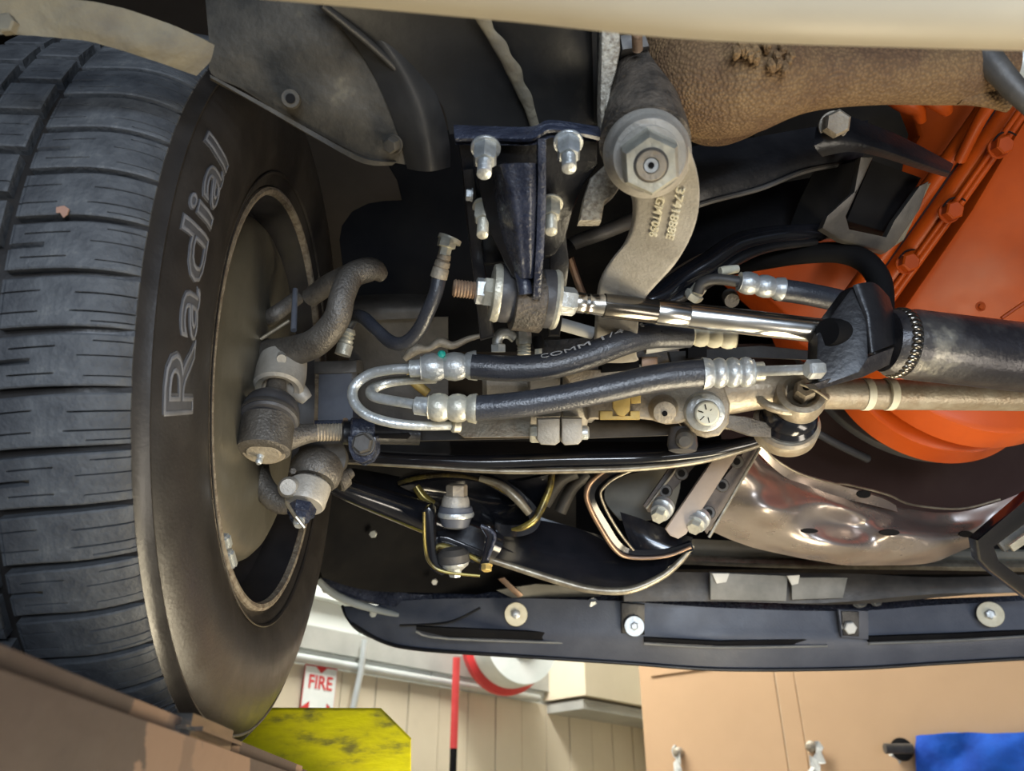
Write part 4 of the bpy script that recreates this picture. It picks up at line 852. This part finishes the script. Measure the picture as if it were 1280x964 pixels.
# small fittings above the upper hose
sf = thing('valve_fittings', 'two bright hydraulic fittings poking up just below the damper eye', 'fitting')
tube('elbow', [(622,436,.70,6),(622,424,.70,6.5),(628,417,.70,7),(637,418,.70,6.5),(644,424,.70,6)], 'zinc', sf, 14)
lp('elbow_nut', (623,440,.70), (623,430,.70), [(0,10),(.9,10),(1,8)], 'zinc', sf, 6)
lp('straight_nut', (654,414,.70), (655,430,.70), [(0,9),(.1,10),(1,10)], 'zinc', sf, 6, .5)
lp('straight_thread', (655,428,.70), (655,444,.70), thread_prof(9, 4), 'zincy', sf, 18)
lp('hex_tip', (673,433,.70), (673,446,.70), [(0,5),(1,5)], 'zincy', sf, 6)
lp('o_ring', (672,420,.70), (674,436,.70), [(0,6),(.5,8),(1,6)], 'matte', sf, 16)
wt = thing('white_sleeve_tube', 'short pale tube slanting out from behind the damper washer', 'tube')
lp('tube_body', (686,401,.735), (742,417,.74), [(0,8),(.98,8),(1,6)], 'plastic', wt, 20)
lp('tube_body', (806,436,.745), (856,428,.75), [(0,7),(1,7)], 'plastic', wt, 20)
sc = thing('gear_case', 'dark cast case filling the gap between the upper hose and the arm', 'case')
plate('case_face', [(672,425),(760,420),(850,432),(850,462),(700,470),(672,455)], 'greasy', d=.83, th=.04, parent=sc, bev=.004)
plate('flat_strap', [(836,440),(952,432),(1010,438),(1014,450),(940,447),(840,456)], 'dkgrey', tri=((836,440,.80),(1010,438,.82),(836,458,.79)), th=.01, parent=sc, bev=.001)
plate('fusebox', [(860,434),(884,432),(884,446),(860,448)], 'matte', d=.77, th=.01, parent=sc)
gw = thing('yellowed_weld', 'ragged yellow greasy cast lip behind the hose ferrules', 'casting')
tube('cast_lip', [(505,449,.84,4),(520,437,.84,7),(536,436,.84,4),(550,428,.84,6),(566,432,.84,5),(585,424,.84,4),(600,420,.84,3)], 'castb', gw, 10)
tube('cast_lip', [(508,470,.83,5),(520,480,.83,6),(535,492,.83,6)], 'gold', gw, 10)

# ---------------- front crossmember lip and lower arms ----------------
fc = thing('front_crossmember', 'long gloss black crossmember edge with pale lip coloured as lit from below under the linkage', 'crossmember')
loft('web', [[(440,556,.93),(560,552,.93),(700,552,.93),(850,552,.93),(960,545,.93)], [(440,572,.90),(560,570,.90),(700,566,.90),(850,562,.90),(955,549,.90)]], 'gloss', fc, .004)
tube('rolled_edge', [(438,570,.885,9),(520,575,.882,9),(600,578,.88,10),(700,575,.88,10),(800,573,.88,10),(880,566,.88,10),(920,557,.88,9),(960,546,.885,7)], 'gloss', fc, 20)
tube('lit_lip', [(432,578,.882,2.2),(520,583,.878,2.8),(620,589,.874,3.4),(720,588,.874,4.2),(800,585,.874,4.2),(870,577,.874,4.2),(920,565,.876,4),(962,552,.882,3)], 'paleedge', fc, 12)  # light from below put into the pale colour of this lip
ca = thing('lower_control_arm', 'gloss black lower control arm sweeping from the ball joint to the pivot bolts', 'control arm')
tube('front_tube', [(408,604,.90,10),(445,617,.915,14),(500,636,.94,18),(560,658,.965,20),(620,682,.99,18)], 'gloss', ca, 24)
tube('tube_lip', [(462,638,.925,2),(520,661,.942,2.2),(580,686,.96,2.4)], 'yrefl', ca, 10)
loft('arm_web', [[(440,585,1.02),(500,596,1.03),(600,620,1.05),(680,648,1.06),(760,672,1.06)], [(445,600,1.0),(520,625,1.02),(610,660,1.04),(690,690,1.05),(790,690,1.05)], [(500,640,.99),(560,665,1.01),(640,690,1.02),(730,720,1.04),(840,705,1.04)]], 'gloss', ca, .006)
loft('arm_dish', [[(600,625,1.06),(650,645,1.06),(720,660,1.05),(790,688,1.03),(862,684,1.01)], [(605,660,1.03),(660,680,1.03),(730,700,1.02),(800,708,1.01),(858,690,1.0)], [(608,700,1.01),(660,716,1.01),(740,736,1.0),(800,734,.995),(862,686,.99)]], 'gloss', ca, .006, nu=8)
tube('arm_lip', [(608,698,1.0,4),(640,708,1.0,4.5),(700,727,.995,5),(740,737,.99,5),(785,738,.985,5),(825,722,.985,4.5),(850,702,.985,4),(866,682,.985,3)], 'paleedge', ca, 12)
loft('pivot_ear', [[(775,640,1.0),(800,648,.99),(830,660,.985),(866,672,.98)], [(782,665,.99),(805,672,.98),(835,678,.975),(864,680,.975)], [(790,688,.985),(815,692,.975),(845,689,.97),(864,683,.97)]], 'gloss', ca, .005)
# hoop of the arm: a bent flat bar
def band(name, path, width, m, par, th=.004, n=8):
    q = catmull(path, n); bm = bmesh.new(); fr_ = []; 
    c = [P(*p[:3]) for p in q]
    for i, p in enumerate(c):
        t = (c[min(i+1, len(c)-1)] - c[max(i-1, 0)]).normalized(); u = t.cross(VIEW).normalized()
        w_ = width if not callable(width) else width(i/(len(c)-1)); bk = VIEW
        fr_.append([bm.verts.new(p - u*th/2 + bk*0), bm.verts.new(p + u*th/2), bm.verts.new(p + u*th/2 + bk*w_), bm.verts.new(p - u*th/2 + bk*w_)])
    for a, b in zip(fr_, fr_[1:]):
        for k in range(4): bm.faces.new((a[k], a[(k+1) % 4], b[(k+1) % 4], b[k]))
    bm.faces.new(fr_[0]); bm.faces.new(fr_[-1][::-1])
    return link(name, bm_mesh(bm, name), m, par)
hp = thing('arm_hoop', 'bent steel hoop strap of the control arm beside the pivot bolts', 'strap')
band('hoop_band', [(795,580,.93),(765,588,.93),(745,603,.94),(738,618,.945),(742,634,.95),(756,658,.96),(772,682,.97),(790,692,.975),(830,692,.97),(866,683,.965)], .030, 'gloss', hp, .010)
tube('hoop_edge', [(792,577,.925,3),(762,585,.925,3.2),(740,601,.935,3.4),(733,618,.94,3.4),(738,636,.945,3.4),(752,662,.955,3.4),(769,687,.965,3.2),(788,697,.97,2.6),(830,696,.965,2.2),(864,684,.96,2)], 'copperish', hp, 10)
tube('hoop_edge', [(800,584,.925,1.8),(770,597,.928,1.8),(754,610,.935,1.8),(751,620,.94,1.8),(760,642,.95,1.8),(776,668,.96,1.8),(792,688,.968,1.6)], 'paleedge', hp, 10)
loft('hoop_inner_wall', [[(760,600,1.05),(800,590,1.05),(850,580,1.05)], [(756,625,1.04),(800,625,1.04),(850,610,1.04)], [(775,650,1.03),(810,650,1.03),(840,645,1.03)]], 'oliverail', hp, .003)
# spring seat loops
ss = thing('spring_perch', 'glossy curved stamped loop with painted yellow reflection on its edge around the link bushing', 'spring seat')
band('seat_band', [(500,602,1.0),(530,594,.995),(565,592,.99),(600,598,.985),(640,620,.98),(662,638,.98),(672,650,.985)], .05, 'gloss', ss, .008)
tube('seat_edge', [(498,604,.992,3),(530,596,.987,3),(565,594,.982,3),(600,600,.977,2.4),(636,618,.972,2.4),(656,636,.972,2.4)], 'yrefl', ss, 10)
band('seat_band', [(592,592,.99),(630,608,.985),(655,628,.98),(668,645,.98),(664,658,.98),(645,664,.98),(618,662,.985)], .05, 'gloss', ss, .014)
tube('seat_edge', [(690,590,.985,4),(687,610,.98,4.5),(677,635,.975,5),(668,650,.97,4.5),(652,660,.97,4),(640,662,.975,2)], 'yrefl', ss, 12)
tube('seat_fold', [(600,598,.975,4),(625,606,.97,5),(645,622,.965,6),(662,642,.965,5)], 'paleedge', ss, 12)
tube('seat_fold', [(520,608,.99,5),(530,622,.99,6),(543,630,.99,4)], 'yrefl', ss, 12)
lw = thing('spring_coil', 'dark coil and stamped recess behind the spring seat loop', 'spring')
tube('coil', [(680,630,1.12,9),(700,600,1.12,9),(720,590,1.12,9)], 'dkgrey', lw, 14)
tube('coil', [(700,640,1.14,8),(715,610,1.14,8),(735,592,1.14,8)], 'dkgrey', lw, 14)
loft('seat_dish', [[(500,608,1.0),(560,600,1.0),(630,604,1.0),(692,592,1.0)], [(530,622,1.01),(580,618,1.04),(640,628,1.04),(684,612,1.0)], [(560,632,1.02),(600,650,1.05),(640,655,1.03),(672,648,.985)]], 'gloss', ss, .004)
# stabilizer link
sk = thing('stabilizer_link', 'stabilizer end link with stacked grey bushings and hex nut', 'link')
lp('nut', (571,606,.905), (571,624,.905), [(0,12),(.1,13.5),(1,13.5)], 'castb', sk, 6, .3)
lp('upper_cup', (570,620,.905), (569,636,.905), [(0,15),(.3,17),(.8,18),(1,14)], 'cast', sk, 28)
lp('bushing', (570,633,.905), (569,660,.905), [(0,20),(.25,22),(.45,21),(.55,20),(.9,17),(1,12)], 'bluegrey', sk, 32)
lp('bushing_band', (570,640,.903), (570,646,.903), [(0,22),(.5,23),(1,22)], 'zinc', sk, 32)
lp('lower_bushing', (566,686,.90), (568,708,.90), [(0,14),(.3,20),(.8,20),(1,16)], 'dkgrey', sk, 32)
lp('lower_cup', (568,703,.898), (569,714,.898), [(0,19),(.4,17),(1,8)], 'zinc', sk, 32)
lp('lower_bolt', (569,712,.895), (569,721,.895), [(0,8),(.6,9),(1,7)], 'zinc', sk, 6)
lb = thing('link_bracket', 'black U shaped bracket with painted yellow reflections on its edges around the lower bushing', 'bracket')
plate('bracket_side', [(529,638),(536,634),(541,640),(544,690),(548,706),(560,716),(552,720),(538,712),(531,690),(529,660)], 'gloss', d=.885, th=.035, parent=lb, bev=.002)
plate('bracket_side', [(600,658),(612,658),(619,668),(617,680),(610,708),(604,716),(598,712),(604,690),(608,672)], 'gloss', d=.885, th=.035, parent=lb, bev=.002)
plate('bracket_floor', [(544,670),(560,672),(604,690),(606,700),(590,704),(548,684)], 'gloss', d=.93, th=.006, parent=lb, bev=.001)
tube('bracket_edge', [(530,640,.883,2),(531,680,.883,2),(537,703,.883,2.4),(556,715,.883,2),(600,720,.883,1.8)], 'yrefl', lb, 8)
tube('bracket_edge', [(601,657,.883,2.5),(614,664,.882,2.6),(618,674,.882,2.4),(609,700,.882,2)], 'blueblk', lb, 8)
tube('bracket_edge', [(546,682,.925,3.5),(560,684,.925,4),(585,694,.925,3),(602,702,.925,4)], 'yrefl', lb, 8)
bolt(608,714,.885,7,'bracket_nut','gold',lb,axis=(0,0,1),washer=1.1)
loft('bracket_back', [[(536,640,.95),(570,650,.95),(606,664,.95)], [(540,668,.94),(572,682,.94),(606,695,.94)]], 'gloss', lb, .004)

# pivot straps
pv = thing('pivot_strap', 'plain beige flat strap running diagonally to the pivot bolts', 'strap')
plate('strap', [(900,562),(930,556),(858,668),(848,674),(838,670),(832,662)], 'strap', tri=((900,562,.97),(930,556,.97),(845,668,.95)), th=.006, parent=pv, bev=.0015)
for nm, poly, lb_ in (('perforated_strap', [(838,583),(872,579),(818,640),(810,640),(804,632)], 'perforated dark bracket strip left of the beige strap'), ('perforated_strap', [(934,560),(946,556),(948,566),(884,668),(878,660),(872,640)], 'perforated dark bracket strip right of the beige strap')):
    ps = thing(nm, lb_, 'strip', 'perforated strips beside the beige strap')
    plate('strip', poly, 'perf', d=.985, th=.004, parent=ps, bev=.001)
    tube('strip_edge', [(850,580,.982,1.8),(808,636,.980,1.8)] if 'left' in lb_ else [(950,560,.98,2),(886,672,.972,2.2)], 'paleedge', ps, 8, 2)
    for px, py in (((852,592),(832,614)) if 'left' in lb_ else ((921,577),(903,607),(886,641))):
        lp('hole_rim', (px,py,.978), (px,py,.986), [(0,5),(0,7.5),(1,8.5)], 'dkgrey', ps, 20); lp('hole', (px,py,.977), (px,py,.986), [(0,4.5),(1,4.5)], 'matte', ps, 16)
for px, py, nm in ((822,648,'left of the strap foot'), (867,662,'right of the strap foot')):
    t_ = thing('pivot_bolt', 'zinc hex bolt with stacked washers ' + nm, 'bolt', 'zinc bolts at the strap foot')
    a_ = (px+8, py-16, .965); b_ = (px, py, .945)
    lp('bolt_head', b_, a_, [(0,8.5),(.12,10),(.55,10)], 'zincy', t_, 6, .3)
    lp('washer_stack', (px+3,py-6,.952), a_, [(0,12),(.2,13),(.25,11.5),(.4,13),(.45,11.5),(.6,14),(1,14)], 'zinc', t_, 32)

# glossy splash pan
pn2 = thing('stone_pan', 'glossy crumpled brown metal splash pan with slots', 'splash pan')
loft('pan_sheet', [[(948,562,1.06),(990,592,1.08),(1050,618,1.10),(1120,634,1.12),(1200,640,1.12),(1290,610,1.10)],
 [(930,592,1.02),(985,616,1.05),(1050,634,1.06),(1120,650,1.09),(1200,656,1.11),(1285,624,1.10)],
 [(912,622,1.04),(970,640,1.02),(1050,655,1.08),(1120,668,1.05),(1200,668,1.09),(1280,642,1.12)],
 [(900,645,1.06),(960,664,1.06),(1050,682,1.05),(1120,690,1.07),(1190,684,1.09),(1272,655,1.12)],
 [(888,664,1.09),(940,684,1.11),(1040,704,1.10),(1120,708,1.11),(1180,698,1.12),(1262,664,1.13)]], 'pan', pn2, .003, nu=10, nv=8, amp=.013, freq=15)
loft('pan_flange', [[(952,556,1.05),(975,580,1.06),(1010,596,1.07),(1050,607,1.075),(1100,622,1.09),(1120,632,1.10)], [(946,564,1.055),(975,592,1.065),(1010,610,1.08),(1050,622,1.085),(1100,634,1.10),(1122,640,1.105)]], 'pan', pn2, .004)
tube('pan_rim', [(955,560,1.04,1.2),(972,576,1.05,1.4),(1000,592,1.055,1.4),(1040,604,1.06,1.4),(1060,606,1.07,1.4),(1108,618,1.075,1.4),(1140,631,1.09,1.4),(1200,636,1.10,1.4),(1250,624,1.10,1.4)], 'paleedge', pn2, 8)
for px, py, w2, h2_, d_ in ((1080,618,9,5,1.055),(1012,664,11,3,1.02),(1112,666,13,4,1.035),(1208,668,9,4,1.07)):
    q = [(px + w2*math.cos(t*math.pi/6), py + h2_*math.sin(t*math.pi/6)) for t in range(12)]
    plate('slot', q, 'matte', d=d_, th=.003, parent=pn2, bev=0)
tb = thing('tow_bracket', 'black triangular bracket with grey inner strap at the right edge', 'bracket')
plate('bracket_frame', [(1222,676),(1290,618),(1340,600),(1340,640),(1290,650),(1244,684),(1250,702),(1300,738),(1300,760),(1240,715),(1226,700)], 'gloss', tri=((1222,676,.97),(1300,620,.93),(1300,750,1.0)), th=.02, parent=tb, bev=.004)
plate('inner_strap', [(1246,676),(1300,640),(1300,668),(1256,690)], 'radgrey', tri=((1222,676,1.0),(1300,620,.96),(1300,750,1.03)), th=.006, parent=tb)
plate('pale_strip', [(1262,682),(1300,655),(1300,668),(1268,690)], 'zincy', tri=((1222,676,.985),(1300,620,.945),(1300,750,1.015)), th=.004, parent=tb)

# ---------------- radiator support and front rails ----------------
def rail4(name, label, pts_top, pts_bot, m, th=.03, cat='rail'):
    t_ = thing(name, label, cat); loft('rail_face', [pts_top, [((a[0]+b[0])/2, (a[1]+b[1])/2, (a[2]+b[2])/2 - .004) for a, b in zip(pts_top, pts_bot)], pts_bot], m, t_, th, nu=4, nv=2); return t_
rail4('front_rail', 'olive horizontal body rail directly below the glossy pan', [(820,672,1.34),(1000,680,1.34),(1150,688,1.34),(1320,690,1.34)], [(820,694,1.34),(1000,698,1.34),(1150,701,1.34),(1320,704,1.34)], 'oliverail')
rail4('front_rail', 'thin pale horizontal rail between the olive rail and the grey support', [(600,690,1.30),(800,694,1.32),(1000,701,1.32),(1320,706,1.32)], [(600,704,1.30),(800,704,1.32),(1000,711,1.32),(1320,714,1.32)], 'paleedge', .02)
rs = rail4('radiator_support', 'grey scuffed radiator support bar above the valance', [(780,714,1.30),(900,716,1.29),(1060,717,1.28),(1180,722,1.25),(1330,716,1.2)], [(780,752,1.28),(900,752,1.27),(1030,754,1.26),(1180,742,1.23),(1330,742,1.19)], 'dkgrey', .03)
plate('light_panel', [(888,716),(985,720),(983,752),(888,750)], 'radgrey', d=1.255, th=.006, parent=rs, bev=.002)
plate('white_scuff', [(890,717),(912,717),(908,728),(896,730)], 'plastic', d=1.248, th=.004, parent=rs, bev=.001)
plate('white_scuff', [(984,720),(1000,719),(998,730),(990,732)], 'plastic', d=1.245, th=.004, parent=rs, bev=.001)
plate('scuffed_face', [(990,722),(1060,722),(1054,748),(990,750)], 'radgrey', d=1.25, th=.004, parent=rs, bev=.002)
bo = thing('backing_rail', 'dark blue-black backing rail with bolts just above the valance', 'rail')
loft('rail_face', [[(405,716,1.50),(470,730,1.47),(560,738,1.44),(700,742,1.42),(900,746,1.40),(1100,750,1.38),(1330,742,1.36)], [(403,728,1.49),(470,742,1.46),(560,750,1.43),(700,754,1.41),(900,762,1.39),(1100,764,1.37),(1330,758,1.35)], [(402,738,1.48),(470,754,1.45),(560,764,1.42),(700,768,1.40),(900,776,1.38),(1100,776,1.36),(1330,770,1.34)]], 'blueblk', bo, .01)
plate('pale_patch', [(620,738),(670,730),(760,736),(750,746),(640,748)], 'oliverail', d=1.37, th=.006, parent=bo)
plate('rusty_tab', [(622,724),(630,722),(654,744),(648,748)], 'copperish', d=1.36, th=.004, parent=bo)
for px, py, r in ((798,750,9),(742,757,6),(1078,752,8),(1098,752,6),(960,772,5)): bolt(px,py,1.345,r,'rail_bolt','zinc',bo,washer=1.3)
# ---------------- valance ----------------
va = thing('front_valance', 'dark blue-grey plastic front valance with long slots spanning the lower image', 'bumper valance')
VT = [(428,758,1.50),(470,757,1.46),(520,750,1.42),(640,748,1.37),(780,752,1.34),(900,760,1.32),(1060,764,1.31),(1180,756,1.31),(1340,748,1.30)]
VM = [(432,770,1.48),(475,784,1.445),(525,790,1.405),(640,795,1.355),(780,800,1.325),(900,803,1.305),(1060,805,1.295),(1180,800,1.295),(1340,793,1.285)]
VB = [(440,780,1.47),(478,802,1.44),(525,812,1.40),(640,820,1.36),(780,829,1.33),(900,837,1.31),(1060,836,1.30),(1180,829,1.30),(1340,820,1.29)]
loft('valance_skin', [VT, [(a[0], (a[1]+b[1])/2, (a[2]+b[2])/2) for a, b in zip(VT, VM)], VM, VB], 'valance', va, .006, nu=6, nv=4)
tube('valance_edge', [(a[0], a[1], a[2]-.002, 2.4) for a in VB], 'black', va, 10)
tube('valance_edge', [(428,758,1.50,2),(434,772,1.48,2),(448,788,1.465,2),(478,802,1.438,2.2)], 'black', va, 8)
for poly, d_ in (([(520,783),(560,785),(762,794),(762,804),(560,797),(520,788)], 1.345), ([(805,797),(900,802),(1034,798),(1034,806),(900,808),(805,803)], 1.298), ([(1086,796),(1200,792),(1300,787),(1300,793),(1200,799),(1086,803)], 1.288)):
    plate('slot', poly, 'matte', d=d_, th=.006, parent=va, bev=.0015)
    tube('slot_lip', [(poly[-1][0], poly[-1][1]+1.5, d_-.003, 1.6), (poly[4][0], poly[4][1]+1.5, d_-.003, 1.6), (poly[3][0], poly[3][1]+1.5, d_-.003, 1.6)], 'radgrey', va, 8, 4)
tube('skin_crease', [(500,782,1.40,1.5),(560,778,1.37,1.5),(600,760,1.36,1.5)], 'black', va, 8)
plate('mount_tab', [(777,754),(806,756),(806,794),(777,792)], 'black', d=1.315, th=.006, parent=va, bev=.002)
plate('mount_tab', [(1048,762),(1086,764),(1086,800),(1052,797)], 'valance', d=1.283, th=.006, parent=va, bev=.002)
plate('mount_tab', [(1052,764),(1074,765),(1074,796),(1054,795)], 'black', d=1.28, th=.003, parent=va, bev=.001)
for px, py, d_, r in ((645,768,1.335,14),(793,783,1.305,12),(1238,768,1.28,15)):
    lp('fender_washer', (px,py,d_), (px,py,d_+.005), [(0,r),(.5,r+.6),(1,r)], 'pale' if r > 12 else 'zinc', va, 36)
    lp('push_pin', (px,py,d_-.005), (px,py,d_+.002), [(0,r*.3),(.2,r*.42),(1,r*.45)], 'zinc', va, 6)
bolt(1064,786,1.272,8,'tab_bolt','plastic',va,washer=1.1)
bolt(466,768,1.45,4.5,'corner_bolt','zinc',va,washer=1.1)
fs2 = thing('fender_edge', 'pale scuffed fender bottom edge meeting the valance corner', 'fender')
loft('fender_flange', [[(404,700,1.50),(430,716,1.48),(470,732,1.46),(510,742,1.43),(540,744,1.42)], [(402,728,1.48),(430,740,1.465),(465,752,1.45),(500,760,1.43),(540,764,1.42)]], 'blueblk', fs2, .006, amp=.004, freq=40)
tube('fender_edge_roll', [(398,726,1.475,4.5),(415,741,1.47,5),(440,753,1.46,5),(470,762,1.45,4.5),(500,769,1.43,3.5)], 'pipe', fs2, 14)
settle()
